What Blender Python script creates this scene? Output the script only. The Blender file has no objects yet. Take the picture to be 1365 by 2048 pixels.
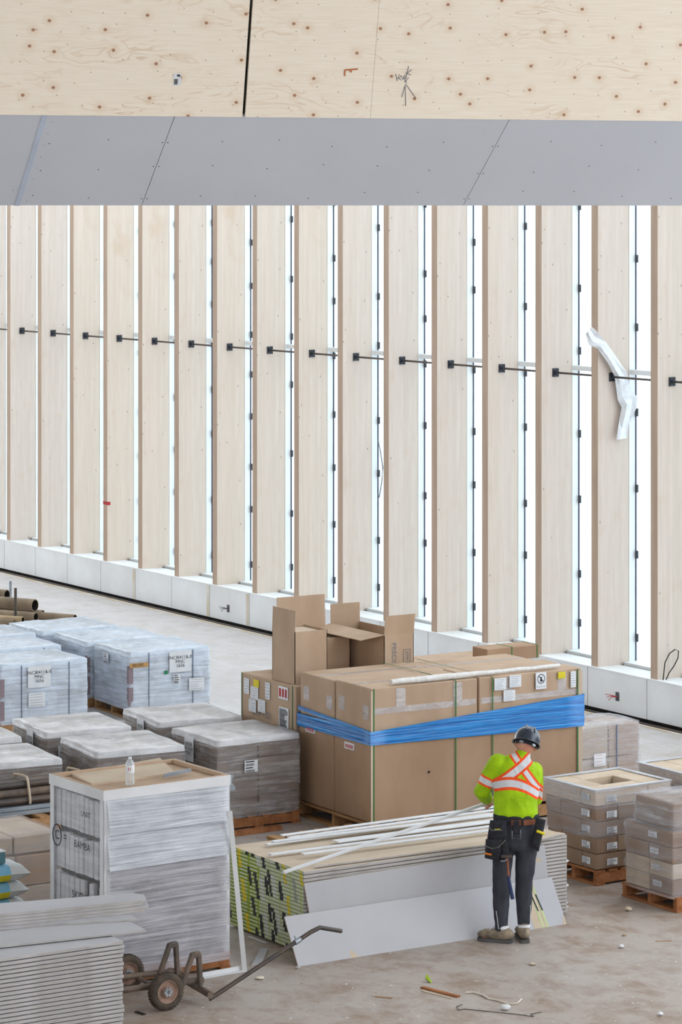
import bpy, bmesh, math, random
from mathutils import Vector, Matrix, noise as mnoise
sc = bpy.context.scene
COL = sc.collection
random.seed(7)
# ------------------------------------------------------------------ camera
# photograph frame 1365x2048; level camera with a falling lens shift (plumb verticals)
F, HC, HY, CX = 6000.0, 5.7, 419.0, 682.5
TH = math.radians(31.94)                      # building grid is turned this much to the view
CR = Vector((math.cos(TH), -math.sin(TH), 0)) # image right in building axes
CF = Vector((math.sin(TH), math.cos(TH), 0))  # view direction in building axes
cd = bpy.data.cameras.new('camera'); cam = bpy.data.objects.new('camera', cd); COL.objects.link(cam)
cam.location = (0, 0, HC); cam.rotation_euler = (math.pi/2, 0, -TH)
cd.sensor_fit = 'HORIZONTAL'; cd.sensor_width = 36.0; cd.lens = F/1365*36
cd.shift_y = (HY-1024)/1365; cd.clip_end = 500
sc.camera = cam
# ------------------------------------------------------------------ sky and exposure
wd = bpy.data.worlds.new('overcast_sky'); sc.world = wd; wd.use_nodes = True
bg = wd.node_tree.nodes['Background']; bg.inputs[0].default_value = (0.86, 0.935, 1.0, 1); bg.inputs[1].default_value = 3.5
vs = sc.view_settings
vs.view_transform = 'Standard'; vs.look = 'None'; vs.gamma = 1; vs.use_curve_mapping = False; vs.exposure = 0.08

# ------------------------------------------------------------------ pixel helpers (direction from pixel, distance from the plane touched)
def ray(x, y): return CR*((x-CX)/F) + CF + Vector((0, 0, -(y-HY)/F))
def P(x, y, z=0.0):
    r = ray(x, y); return Vector((0, 0, HC)) + r*((z-HC)/r.z)
def PD(x, y, D): return Vector((0, 0, HC)) + ray(x, y)*D
def PX(x, y, gx):
    r = ray(x, y); return Vector((0, 0, HC)) + r*(gx/r.x)
def PY(x, y, gy):
    r = ray(x, y); return Vector((0, 0, HC)) + r*(gy/r.y)
ORD = 'first second third fourth fifth sixth seventh eighth ninth tenth eleventh twelfth thirteenth fourteenth fifteenth sixteenth seventeenth eighteenth nineteenth twentieth'.split()
def ordw(n):
    if n < 20: return ORD[n]
    t = {20: 'twenty', 30: 'thirty'}[(n+1)//10*10] if (n+1) % 10 else None
    return (t+'-'+ORD[(n+1) % 10-1]) if t else {30: 'thirtieth', 40: 'fortieth'}[n+1]

# ------------------------------------------------------------------ materials
def S(r, g, b, a=1):
    f = lambda v: (v/255/12.92) if v/255 <= .04045 else ((v/255+.055)/1.055)**2.4
    return (f(r), f(g), f(b), a)
class N:
    """small node-tree helper"""
    def __init__(s, name):
        s.m = bpy.data.materials.new(name); s.m.use_nodes = True; s.t = s.m.node_tree
        s.p = s.t.nodes['Principled BSDF']; s.o = s.t.nodes['Material Output']
    def n(s, kind, **kw):
        nd = s.t.nodes.new(kind)
        for k, v in kw.items(): setattr(nd, k, v)
        return nd
    def l(s, a, b): s.t.links.new(a, b)
    def val(s, sock, v):
        if hasattr(v, 'is_output') or isinstance(v, bpy.types.NodeSocket): s.l(v, sock)
        else: sock.default_value = v
    def math(s, op, a, b=0.0, c=0.0):
        nd = s.n('ShaderNodeMath', operation=op); s.val(nd.inputs[0], a); s.val(nd.inputs[1], b)
        if op in ('MULTIPLY_ADD', 'SMOOTH_MIN', 'COMPARE'): s.val(nd.inputs[2], c)
        return nd.outputs[0]
    def mix(s, fac, a, b):
        nd = s.n('ShaderNodeMix', data_type='RGBA'); s.val(nd.inputs[0], fac); s.val(nd.inputs[6], a); s.val(nd.inputs[7], b); return nd.outputs[2]
    def obj(s, scale=(1, 1, 1), rot=(0, 0, 0)):
        tc = s.n('ShaderNodeTexCoord'); mp = s.n('ShaderNodeMapping'); mp.inputs['Scale'].default_value = scale; mp.inputs['Rotation'].default_value = rot
        s.l(tc.outputs['Object'], mp.inputs[0]); return mp.outputs[0]
    def noise(s, vec, scale=5, detail=4, rough=.55, dist=0):
        nd = s.n('ShaderNodeTexNoise'); s.l(vec, nd.inputs['Vector']); nd.inputs['Scale'].default_value = scale
        nd.inputs['Detail'].default_value = detail; nd.inputs['Roughness'].default_value = rough; nd.inputs['Distortion'].default_value = dist
        return nd.outputs[0]
    def ramp(s, fac, lo, hi):
        nd = s.n('ShaderNodeMapRange'); s.val(nd.inputs[0], fac); nd.inputs[1].default_value = lo; nd.inputs[2].default_value = hi; return nd.outputs[0]
    def bump(s, h, strength=.3, dist=.01):
        nd = s.n('ShaderNodeBump'); s.l(h, nd.inputs['Height']); nd.inputs['Strength'].default_value = strength; nd.inputs['Distance'].default_value = dist
        s.l(nd.outputs[0], s.p.inputs['Normal']); return nd.outputs[0]
    def done(s, col, rough=.7, spec=.3, metal=0):
        s.val(s.p.inputs['Base Color'], col); s.val(s.p.inputs['Roughness'], rough); s.p.inputs['Specular IOR Level'].default_value = spec; s.p.inputs['Metallic'].default_value = metal
        return s.m
def simple(name, c1, c2=None, scale=(3, 3, 3), rough=.7, spec=.3, metal=0, detail=4, lo=.35, hi=.65, bump=0, bd=.004):
    k = N(name)
    if c2 is None: c2 = tuple(v*.88 for v in c1[:3])+(1,)
    nz = k.noise(k.obj(scale), 1, detail)
    col = k.mix(k.ramp(nz, lo, hi), c1, c2)
    if bump: k.bump(nz, bump, bd)
    return k.done(col, rough, spec, metal)
M = {}
M['card'] = simple('cardboard', S(188, 162, 138), S(174, 147, 123), (2.5, 2.5, 1.2), .8, .2)
M['card_dark'] = simple('cardboard_brown', S(172, 142, 116), S(158, 128, 103), (2.5, 2.5, 1.2), .8, .2)
M['card_pale'] = simple('cardboard_pale', S(204, 186, 164), S(188, 168, 146), (2.5, 2.5, 1.2), .8, .2)
M['card_white'] = simple('white_carton', S(226, 226, 230), S(206, 205, 209), (4, 4, 2), .6, .3)
M['card_grey'] = simple('grey_carton', S(172, 165, 160), S(148, 140, 134), (4, 4, 2), .7, .3)
M['board_face'] = simple('gypsum_paper_white', S(184, 183, 187), S(175, 174, 178), (1.2, 1.2, 1.2), .75, .25)
M['board_edge'] = simple('gypsum_edge', S(186, 181, 179), S(166, 160, 156), (6, 6, 30), .85, .15)
M['board_back'] = simple('gypsum_paper_tan', S(205, 188, 168), S(190, 172, 150), (1.5, 6, 3), .85, .15)
M['trim_white'] = simple('white_trim', S(222, 222, 224), S(206, 206, 208), (2, 2, 2), .55, .35)
M['paper'] = simple('white_paper', S(228, 229, 232), S(216, 218, 222), (8, 8, 8), .7, .25)
M['ink'] = simple('black_ink', S(34, 34, 38), S(46, 46, 52), rough=.7)
M['ink_grey'] = simple('grey_ink', S(128, 130, 136), S(110, 112, 118), rough=.7)
M['red_ink'] = simple('red_ink', S(178, 40, 44), rough=.6)
M['yellow_label'] = simple('yellow_label', S(226, 208, 40), rough=.6)
M['tan_tape'] = simple('tan_tape', S(196, 152, 96), rough=.5)
M['green_dot'] = simple('green_sticker', S(30, 128, 84), rough=.6)
M['pallet'] = simple('pallet_wood', S(190, 150, 108), S(158, 118, 80), (14, 2, 14), .85, .15, bump=.2)
M['pallet_red'] = simple('pallet_wood_reddish', S(172, 116, 78), S(140, 90, 58), (14, 2, 14), .85, .15, bump=.2)
M['strap_green'] = simple('green_strap', S(48, 112, 56), rough=.4, spec=.5)
M['strap_dark'] = simple('dark_strap', S(108, 118, 138), rough=.5)
M['steel_dark'] = simple('dark_steel', S(70, 66, 66), S(92, 78, 68), (6, 6, 6), .5, .5, .5)
M['steel_rust'] = simple('dusty_rusty_steel', S(88, 80, 74), S(122, 104, 90), (9, 9, 9), .65, .35, .2)
M['galv'] = simple('galvanised_steel', S(168, 176, 184), S(140, 148, 156), (3, 12, 12), .4, .5, .6)
M['rubber'] = simple('dusty_tyre_rubber', S(92, 80, 70), S(70, 62, 56), (20, 20, 20), .85, .2, bump=.3)
M['hub'] = simple('dusty_hub_paint', S(164, 132, 116), S(128, 104, 90), (14, 14, 14), .7, .3)
M['black'] = simple('black_cloth', S(38, 38, 42), S(50, 50, 56), (30, 30, 30), .85, .2)
M['black_metal'] = simple('black_metal', S(52, 56, 64), S(40, 44, 52), (8, 8, 8), .45, .5)
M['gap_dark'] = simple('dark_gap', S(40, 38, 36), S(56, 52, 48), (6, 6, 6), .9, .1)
def film(name, tint, lo, hi, streak=26, lumps=6, rough=.28, bands=0.0, band_z=6.0, spec=.5):
    """stretch film: clear plastic whose streaks and folds are milky"""
    k = N(name)
    st = k.noise(k.obj((1.2, 1.2, streak)), 1.5, 3, .6)
    lm = k.noise(k.obj((lumps, lumps, lumps*1.5)), 1, 4, .6, .6)
    bz = k.noise(k.obj((.25, .25, band_z)), 1, 1, .4)
    s = k.math('ADD', k.math('MULTIPLY', k.ramp(st, .36, .66), .55), k.math('MULTIPLY', k.ramp(lm, .4, .7), .3))
    s = k.math('ADD', s, k.math('MULTIPLY', k.ramp(bz, .42, .58), bands))
    fac = k.math('MULTIPLY_ADD', s, hi-lo, lo)
    fac = k.math('MINIMUM', fac, .93)
    h = k.math('ADD', st, k.math('MULTIPLY', lm, .9))
    nrm = k.bump(h, .45, .02)
    k.done(tint, rough, spec)
    tr = k.n('ShaderNodeBsdfTransparent'); tr.inputs[0].default_value = (.97, .97, .98, 1)
    mx = k.n('ShaderNodeMixShader'); k.l(fac, mx.inputs[0]); k.l(tr.outputs[0], mx.inputs[1]); k.l(k.p.outputs[0], mx.inputs[2])
    k.l(mx.outputs[0], k.o.inputs[0]); return k.m
M['film_clear'] = film('clear_stretch_film', S(214, 214, 220), .16, .62)
M['film_grey'] = film('dusty_stretch_film', S(206, 204, 206), .25, .9, lumps=7)
M['film_blue'] = film('bluish_stretch_film', S(226, 236, 250), .35, .95, streak=18, bands=.15, band_z=7)
M['film_silver'] = film('silvery_layered_film', S(205, 208, 216), .45, .98, streak=38, lumps=3, rough=.22, bands=.15, band_z=5, spec=.8)
M['film_silver2'] = film('dull_layered_film', S(186, 182, 188), .35, .9, streak=30, lumps=3, rough=.3, bands=.1, band_z=4, spec=.6)
M['film_thin'] = film('thin_clear_film', S(205, 203, 208), .05, .5, streak=12, lumps=5, rough=.2)
M['tape_clear'] = film('clear_packing_tape', S(222, 212, 208), .3, .85, streak=5, lumps=9, rough=.25)
M['film_brown'] = film('thin_dusty_film', S(196, 191, 190), .08, .85, streak=20, lumps=5)
M['film_top'] = film('milky_dusty_film', S(226, 224, 226), .5, 1.05, streak=4, lumps=9)
M['film_top_blue'] = film('milky_bluish_film', S(222, 232, 244), .5, 1.05, streak=4, lumps=9)
M['card_brown'] = simple('dark_brown_carton', S(132, 112, 98), S(112, 94, 82), (4, 4, 2), .8, .2)
M['card_brown2'] = simple('dull_brown_carton', S(142, 122, 106), S(118, 100, 88), (4, 4, 2), .8, .2)
def m_bluefilm():
    k = N('blue_stretch_film'); st = k.noise(k.obj((.9, .9, 40), (0, 0, 0)), 1.4, 3, .6)
    col = k.mix(k.ramp(st, .35, .65), S(0, 88, 164), S(36, 142, 214)); k.bump(st, .5, .02); return k.done(col, .25, .6)
M['film_bluestrong'] = m_bluefilm()
def m_wood(name, c1, c2, ck, scale=(1.0, 9, 9), knots=9, stain=None):
    """glulam: fine vertical grain, faint lamellas, scattered small knots"""
    k = N(name); o = k.obj((9, 9, .55)); g = k.noise(o, 4, 4, .6)
    lam = k.n('ShaderNodeTexWhiteNoise', noise_dimensions='1D')
    tc = k.n('ShaderNodeTexCoord'); sx = k.n('ShaderNodeSeparateXYZ'); k.l(tc.outputs['Object'], sx.inputs[0])
    oi = k.n('ShaderNodeObjectInfo')
    cell = k.math('FLOOR', k.math('MULTIPLY', sx.outputs[0], 24)); k.l(k.math('ADD', cell, k.math('MULTIPLY', oi.outputs['Random'], 91)), lam.inputs['W'])
    col = k.mix(k.ramp(g, .3, .7), c1, c2)
    col = k.mix(k.math('MULTIPLY', lam.outputs[0], .22), col, S(196, 178, 158))
    col = k.mix(k.math('MULTIPLY', oi.outputs['Random'], .18), col, S(232, 208, 176))
    vo = k.n('ShaderNodeTexVoronoi'); ad = k.n('ShaderNodeVectorMath', operation='ADD'); cb = k.n('ShaderNodeCombineXYZ'); k.l(k.math('MULTIPLY', oi.outputs['Random'], 17), cb.inputs[2])
    k.l(k.obj((knots, knots, knots*.55)), ad.inputs[0]); k.l(cb.outputs[0], ad.inputs[1]); k.l(ad.outputs[0], vo.inputs['Vector']); vo.inputs['Scale'].default_value = 1
    kn = k.math('SUBTRACT', 1, k.ramp(vo.outputs['Distance'], .03, .10)); sel = k.math('GREATER_THAN', k.noise(ad.outputs[0], .9, 1), .47)
    col = k.mix(k.math('MULTIPLY', k.math('MULTIPLY', kn, sel), .75), col, ck)
    stn = k.ramp(k.noise(ad.outputs[0], .22, 3, .6, .5), .55, .75)
    col = k.mix(k.math('MULTIPLY', stn, .35), col, S(196, 156, 116))
    return k.done(col, .65, .25)
M['glulam'] = m_wood('whitewashed_glulam', S(219, 206, 196), S(209, 193, 182), S(128, 102, 86))
M['glulam_edge'] = simple('raw_glulam_edge', S(190, 166, 146), S(176, 152, 132), (20, 20, .8), .7, .2)
def m_ply():
    """rotary-cut spruce veneer: grain along the sheet, rows of small brown knots with flowing rings"""
    k = N('spruce_plywood'); a17 = math.radians(17); ev = CR*math.cos(a17)+CF*math.sin(a17)
    tc = k.n('ShaderNodeTexCoord'); dt = k.n('ShaderNodeVectorMath', operation='DOT_PRODUCT'); k.l(tc.outputs['Object'], dt.inputs[0]); dt.inputs[1].default_value = ev
    sx = k.n('ShaderNodeSeparateXYZ'); k.l(tc.outputs['Object'], sx.inputs[0])
    def uv(su, sv):
        c = k.n('ShaderNodeCombineXYZ'); k.l(k.math('MULTIPLY', dt.outputs['Value'], su), c.inputs[0]); k.l(k.math('MULTIPLY', sx.outputs[2], sv), c.inputs[1]); return c.outputs[0]
    w = k.noise(uv(1.5, 6.0), 1.2, 2, .5, 1.0)
    ring = k.math('ABSOLUTE', k.math('SUBTRACT', k.math('FRACT', k.math('MULTIPLY', w, 8)), .5))
    rl = k.math('SUBTRACT', 1, k.ramp(ring, .0, .18)); big = k.ramp(k.noise(uv(.8, 2.6), 1.6, 2), .46, .66)
    gr = k.noise(uv(3, 70), 1.2, 3)
    col = k.mix(k.ramp(gr, .3, .7), S(243, 232, 216), S(236, 222, 203))
    col = k.mix(k.math('MULTIPLY', k.math('MULTIPLY', rl, big), .5), col, S(206, 170, 132))
    for su, sv, r0, r1, am, cc in ((3.3, 3.9, .030, .052, .9, S(158, 106, 74)), (5.1, 5.9, .018, .034, .6, S(128, 98, 78))):
        vo = k.n('ShaderNodeTexVoronoi', voronoi_dimensions='2D'); k.l(uv(su, sv), vo.inputs['Vector']); vo.inputs['Scale'].default_value = 1; vo.inputs['Randomness'].default_value = .85
        kn = k.math('SUBTRACT', 1, k.ramp(vo.outputs['Distance'], r0, r1)); halo = k.math('SUBTRACT', 1, k.ramp(vo.outputs['Distance'], .05, .2))
        if am > .8: col = k.mix(k.math('MULTIPLY', halo, .3), col, S(212, 176, 138))
        col = k.mix(k.math('MULTIPLY', kn, am), col, cc)
    return k.done(col, .7, .2)
M['ply'] = m_ply()
M['drywall'] = simple('grey_drywall_paper', S(216, 221, 230), S(211, 216, 225), (.8, .8, .8), .85, .15)
M['bead_blue'] = simple('bluish_metal_bead', S(206, 218, 236), rough=.8, spec=.2)
M['plinth'] = simple('white_plinth_panel', S(232, 234, 236), S(222, 222, 221), (1.4, 1.4, 1.4), .5, .35)
M['plinth_dusty'] = simple('dusty_plinth_seam', S(206, 190, 164), S(222, 216, 206), (6, 3, 3), .8, .2)
M['white_alu'] = simple('white_window_frame', S(240, 243, 244), S(234, 238, 240), rough=.4, spec=.4)
M['gasket'] = simple('dark_gasket', S(62, 70, 92), rough=.6)
def m_floor():
    """pale concrete, trodden gypsum and brown dust thickest in the working area in front"""
    k = N('dusty_concrete_floor')
    a = k.noise(k.obj((.5, .25, 1)), 1, 5, .6, .4); b = k.noise(k.obj((3.4, 2.6, 1)), 1, 7, .72, .25); c = k.noise(k.obj((26, 16, 1)), 1, 3)
    tc = k.n('ShaderNodeTexCoord'); sx = k.n('ShaderNodeSeparateXYZ'); k.l(tc.outputs['Object'], sx.inputs[0])
    work = k.math('SUBTRACT', 1, k.ramp(k.math('ADD', k.math('ADD', sx.outputs[1], k.math('MULTIPLY', sx.outputs[0], .25)), k.math('MULTIPLY', k.math('SUBTRACT', a, .5), 9)), 24, 30))
    clean = k.mix(k.ramp(b, .42, .7), S(196, 192, 192), S(182, 174, 168)); dusty = k.mix(k.ramp(b, .45, .66), S(166, 153, 143), S(140, 117, 98))
    col = k.mix(work, clean, dusty)
    col = k.mix(k.math('MULTIPLY', k.ramp(a, .48, .68), .5), col, S(176, 170, 167))
    col = k.mix(k.math('MULTIPLY', k.ramp(c, .58, .75), .25), col, S(138, 116, 96))
    k.bump(c, .12, .004); return k.done(col, k.ramp(b, -.9, 1.3), .5)
M['floor'] = m_floor()
def m_glass():
    k = N('window_glass'); k.t.nodes.remove(k.p)
    lw = k.n('ShaderNodeLayerWeight'); fr = k.math('MULTIPLY_ADD', k.math('POWER', lw.outputs['Facing'], 5), .5, .03); gl = k.n('ShaderNodeBsdfGlossy'); gl.inputs['Roughness'].default_value = .02
    tr = k.n('ShaderNodeBsdfTransparent'); tr.inputs[0].default_value = (.80, .84, .85, 1); mx = k.n('ShaderNodeMixShader')
    k.l(fr, mx.inputs[0]); k.l(tr.outputs[0], mx.inputs[1]); k.l(gl.outputs[0], mx.inputs[2]); k.l(mx.outputs[0], k.o.inputs[0]); return k.m
M['glass'] = m_glass()
M['snow'] = simple('pale_gravel_yard', S(240, 241, 243), S(232, 234, 238), (.3, .3, .3), .9, .1)
M['ceiling'] = simple('pale_ceiling', S(240, 236, 230), rough=.9)

# ------------------------------------------------------------------ mesh builder
class MB:
    def __init__(s): s.v, s.f, s.m, s.sm = [], [], [], []
    def add(s, vs_, fs, mi=0, smooth=False):
        b = len(s.v); s.v += [tuple(v) for v in vs_]
        for f in fs: s.f.append([i+b for i in f]); s.m.append(mi); s.sm.append(smooth)
        return s
    def hexa(s, p, mi=0):   # p: bottom 4 (ccw from above) then top 4
        return s.add(p, [(3, 2, 1, 0), (4, 5, 6, 7), (0, 1, 5, 4), (1, 2, 6, 5), (2, 3, 7, 6), (3, 0, 4, 7)], mi)
    def box(s, c, sz, R=None, mi=0):
        c = Vector(c); x, y, z = [v/2 for v in sz]; p = []
        for dz in (-z, z):
            for dx, dy in ((-x, -y), (x, -y), (x, y), (-x, y)):
                q = Vector((dx, dy, dz)); p.append(c+(R @ q if R else q))
        return s.hexa(p, mi)
    def b(s, x0, x1, y0, y1, z0, z1, mi=0):
        return s.box(((x0+x1)/2, (y0+y1)/2, (z0+z1)/2), (x1-x0, y1-y0, z1-z0), None, mi)
    def bar(s, a, b, w, h, up=(0, 0, 1), mi=0):
        a, b = Vector(a), Vector(b); d = (b-a).normalized(); sd = d.cross(Vector(up)).normalized(); u = sd.cross(d); p = []
        for e in (a, b):
            p += [e-sd*w/2-u*h/2, e+sd*w/2-u*h/2, e+sd*w/2+u*h/2, e-sd*w/2+u*h/2]
        return s.add(p, [(0, 1, 2, 3), (7, 6, 5, 4), (1, 0, 4, 5), (2, 1, 5, 6), (3, 2, 6, 7), (0, 3, 7, 4)], mi)
    def tube(s, pts, r, n=10, mi=0, cap=True, smooth=True):
        pts = [Vector(p) for p in pts]; rs = r if isinstance(r, (list, tuple)) else [r]*len(pts); vs_, fs = [], []
        ref = Vector((0, 0, 1)); d0 = (pts[1]-pts[0]).normalized()
        if abs(d0.dot(ref)) > .95: ref = Vector((1, 0, 0))
        for i, p in enumerate(pts):
            d = (pts[min(i+1, len(pts)-1)]-pts[max(i-1, 0)]).normalized(); sd = d.cross(ref)
            if sd.length < 1e-4: sd = d.orthogonal()
            sd.normalize(); u = sd.cross(d)
            for k in range(n):
                t = 2*math.pi*k/n; vs_.append(p+sd*math.cos(t)*rs[i]+u*math.sin(t)*rs[i])
        for i in range(len(pts)-1):
            for k in range(n): fs.append((i*n+k, i*n+(k+1) % n, (i+1)*n+(k+1) % n, (i+1)*n+k))
        s.add(vs_, fs, mi, smooth)
        if cap: s.add(vs_[:n], [tuple(reversed(range(n)))], mi); s.add(vs_[-n:], [tuple(range(n))], mi)
        return s
    def lathe(s, prof, n=20, Mx=None, mi=0, smooth=True):   # prof: list of (radius, axial z)
        vs_, fs = [], []
        for r, z in prof:
            for k in range(n):
                t = 2*math.pi*k/n; q = Vector((r*math.cos(t), r*math.sin(t), z)); vs_.append(Mx @ q if Mx else q)
        for i in range(len(prof)-1):
            for k in range(n): fs.append((i*n+k, i*n+(k+1) % n, (i+1)*n+(k+1) % n, (i+1)*n+k))
        return s.add(vs_, fs, mi, smooth)
    def build(s, name, mats, parent=None, bevel=0, loc=None, rz=None, kind=None, label=None):
        me = bpy.data.meshes.new(name); me.from_pydata(s.v, [], s.f)
        for m in (mats if isinstance(mats, (list, tuple)) else [mats]): me.materials.append(M[m] if isinstance(m, str) else m)
        for p, mi, sm in zip(me.polygons, s.m, s.sm): p.material_index = mi; p.use_smooth = sm
        if bevel:
            bm = bmesh.new(); bm.from_mesh(me); bmesh.ops.bevel(bm, geom=bm.edges[:], offset=bevel, segments=1, affect='EDGES'); bm.to_mesh(me); bm.free()
        me.update(); return link(name, me, parent, loc, rz, kind, label)
def link(name, me, parent=None, loc=None, rz=None, kind=None, label=None):
    o = bpy.data.objects.new(name, me); COL.objects.link(o); o.parent = parent
    if loc is not None: o.location = loc
    if rz is not None: o.rotation_euler = (0, 0, rz)
    if kind: o['kind'] = kind
    if label: o['label'] = label
    return o
def tag(o, label, cat, group=None):
    o['label'] = label; o['category'] = cat
    if group: o['group'] = group
    return o
def thing(name, label, cat, loc=(0, 0, 0), rz=0, group=None):
    o = bpy.data.objects.new(name, None); COL.objects.link(o); o.location = loc; o.rotation_euler = (0, 0, rz); o.empty_display_size = .1
    return tag(o, label, cat, group)
def struct(o): o['kind'] = 'structure'; return o
_tc = {}
def text_data(txt, size=.1):
    """flat lettering mesh in local XY, centred"""
    cu = bpy.data.curves.new('lettering', 'FONT'); cu.body = txt; cu.size = size; cu.align_x = 'CENTER'; cu.align_y = 'CENTER'; cu.resolution_u = 3; cu.space_line = .85
    ob = bpy.data.objects.new('tmp_text', cu); COL.objects.link(ob)
    me = bpy.data.meshes.new_from_object(ob.evaluated_get(bpy.context.evaluated_depsgraph_get()))
    bpy.data.objects.remove(ob); bpy.data.curves.remove(cu); return me
def text(txt, size, parent, loc, rot, mat='ink', sx=1.0):
    bpy.context.view_layer.update()
    me = text_data(txt, size); me.materials.clear(); me.materials.append(M[mat])
    o = link('lettering', me, parent); o.location = loc; o.rotation_euler = rot; o.scale = (sx, 1, 1); return o
RX = (math.pi/2, 0, 0)                      # lettering on a face looking to -y
RLX = (math.pi/2, 0, -math.pi/2)            # lettering on a face looking to -x
# ------------------------------------------------------------------ setting: floor, yard, window wall
XW = P(1300, 1450).x                 # room face of the white plinth
HP = PX(1302, 1358, XW).z            # plinth height
XF = XW+.03; FD, FW = .44, .125      # glulam fins: front plane, depth, width
XG = XF+FD+.10                       # glass plane
def fin_px(i): return (75.5788+61.44862*i)/(1-.02009294*i)
GY = {i: PX(fin_px(i), 800, XF).y for i in range(-7, 22)}
ZT = 9.0
MB().b(-9, XG-.02, -8, 70, -.25, 0).build('floor', 'floor', kind='structure')
MB().b(XG+.1, 110, -60, 150, -.45, -.2).build('ground', 'snow', kind='structure')
MB().b(-9.3, 17.9, -8, 70, ZT, ZT+.3).build('ceiling', 'ceiling', kind='structure')   # open strip added along the window wall to light tops from above
MB().b(-9.3, -9, -8, 70, -.25, 6.3).build('wall_left', 'ceiling', kind='structure')  # unseen opposite wall added to block light; gap above it lets some in
MB().b(-9, XG+.6, -8.3, -8, -.25, 4.2).build('wall_near_light_block', 'ceiling', kind='structure')  # unseen part-height wall added to cut low fill, left open above
MB().b(XG, XG+.3, -8, GY[20]-.4, -.25, 2.6).build('wall_right_light_block', 'ceiling', kind='structure')  # unseen low wall added in place of further windows to block low light
# plinth
pl = struct(bpy.data.objects.new('baseboard_window_side', None)); COL.objects.link(pl); pl.location = (XW, GY[6], 0)
def rel(*a): return Vector(a)-Vector((XW, GY[6], 0))
for i in range(-6, 20):
    y1, y0 = GY[i]+.03, GY[i+1]+.03
    m = MB(); m.b(0, .012, y0-GY[6]+.006, y1-GY[6]-.006, .055, HP-.012); m.b(-.006, .345, y0-GY[6]+.002, y1-GY[6]-.002, HP-.012, HP)
    m.build('panel', 'plinth', pl)
    if i in (2, 4, 5): MB().b(-.0015, .0, y0-GY[6]+.01, y0-GY[6]+.085, .06, HP-.02).build('dust_seam', 'plinth_dusty', pl)
L0, L1 = GY[20]-.2-GY[6], GY[-6]+.4-GY[6]
MB().b(.05, .36, L0, L1, .0, HP-.02).build('backing', 'gap_dark', pl)
MB().b(-.09, -.06, L0, L1, .0, .03).build('floor_angle', 'steel_dark', pl)
MB().b(-.06, .05, L0, L1, .0, .006).build('floor_track', 'gap_dark', pl)
MB().b(-.135, -.09, L0, L1, .0, .012).build('grout_strip', 'plinth_dusty', pl)
for x, y in ((457, 1217), (1236, 1393)):
    q = PX(x, y, XW); m = MB(); m.b(-.006, .004, -.03, .03, -.05, .05); s = m.build('socket', 'black_metal', pl, loc=(0, q.y-GY[6], q.z))
    w = MB()
    for k in range(3): w.tube([(-.005, .01*k-.01, 0), (-.05, .05+.02*k, -.01+.01*k), (-.06, .09+.03*k, -.05+.03*k)], .004, 5)
    w.build('loose_wire', 'red_ink' if x > 1000 else 'steel_rust', s)
# wall above and below the glazing
MB().b(XG-.03, XG+.1, GY[20]-4, GY[-6]+6, -.45, HP-.03).build('wall_sill', 'gap_dark', kind='structure')
# fins, brackets and tie rods
ZR = PX(1226, 754, XF+.2).z
clip_me = None
for i in range(-5, 20):
    nth = i+3
    lab = {-2: 'pale timber fin cut off by the left edge of the photo', 14: 'pale timber fin at the right with a wire loop at its foot',
           13: 'pale timber fin carrying the torn white sheet', 2: 'pale timber fin with a small strip of red tape'}.get(i, 'pale timber fin, %s from the left edge of the window wall' % ordw(max(0, nth-1)))
    if i > 14: lab = 'pale timber fin beyond the right edge of the photo, %s outside the frame' % ordw(i-15)
    if i < -2: lab = 'pale timber fin beyond the left edge of the photo, %s outside the frame' % ordw(-3-i)
    t = thing('timber_fin', lab, 'column', (XF, GY[i], HP), 0, 'timber fins along the window wall')
    pm = MB().b(0, FD, -FW, 0, 0, ZT-HP); pm.m[5] = 1; pm.build('post', ['glulam', 'glulam_edge'], t)
    zr = ZR-HP
    br = MB().b(.155, .245, -FW-.008, -FW, zr-.05, zr+.05).build('bracket', 'black_metal', t)
    m = MB()
    for dx in (-.03, .03):
        for dz in (-.03, .03): m.tube([(.2+dx, -FW-.008, zr+dz), (.2+dx, -FW-.018, zr+dz)], .009, 6)
    m.tube([(.2, -FW-.008, zr), (.2, -FW-.05, zr)], .024, 8)
    m.build('bolts', 'black_metal', br)
    MB().tube([(.2, -FW-.01, zr), (.2, -(GY[i]-GY[i+1]), zr)], .0125, 8).build('tie_rod', 'steel_dark', t)
    # window bay to the right of this fin
    w = struct(bpy.data.objects.new('window_%d' % (nth+3), None)); COL.objects.link(w); w.location = (XF, GY[i], HP)
    bay = GY[i]-GY[i+1]
    MB().b(FD+.002, XG-XF-.012, -FW-.004, -.004, -.03, ZT-HP).build('mullion', 'white_alu', w)
    MB().b(XG-XF-.012, XG-XF+.004, -FW-.010, -.002, -.02, ZT-HP).build('gasket', 'gasket', w)
    MB().b(XG-XF+.006, XG-XF+.018, -bay-.06, -FW+.02, .0, ZT-HP).build('pane', 'glass', w)
    MB().b(.36, XG-XF+.01, -bay+.002, -FW-.006, -.03, .03).build('sill', 'white_alu', w)
    MB().b(FD+.02, XG-XF, -bay-.01, -FW-.006, ZR-HP+.02, ZR-HP+.075).build('transom', 'white_alu', w)
    rnd = random.Random(40+i); z = .22+rnd.random()*.12
    while z < 5.6:
        if clip_me is None:
            o = MB().b(-.012, .012, -.03, .0, -.045, .045).build('clip', 'black_metal', w); clip_me = o.data
        else: o = link('clip', clip_me, w)
        o.location = (XG-XF-.004, -FW-.008, z); z += .55+rnd.random()*.45
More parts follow.
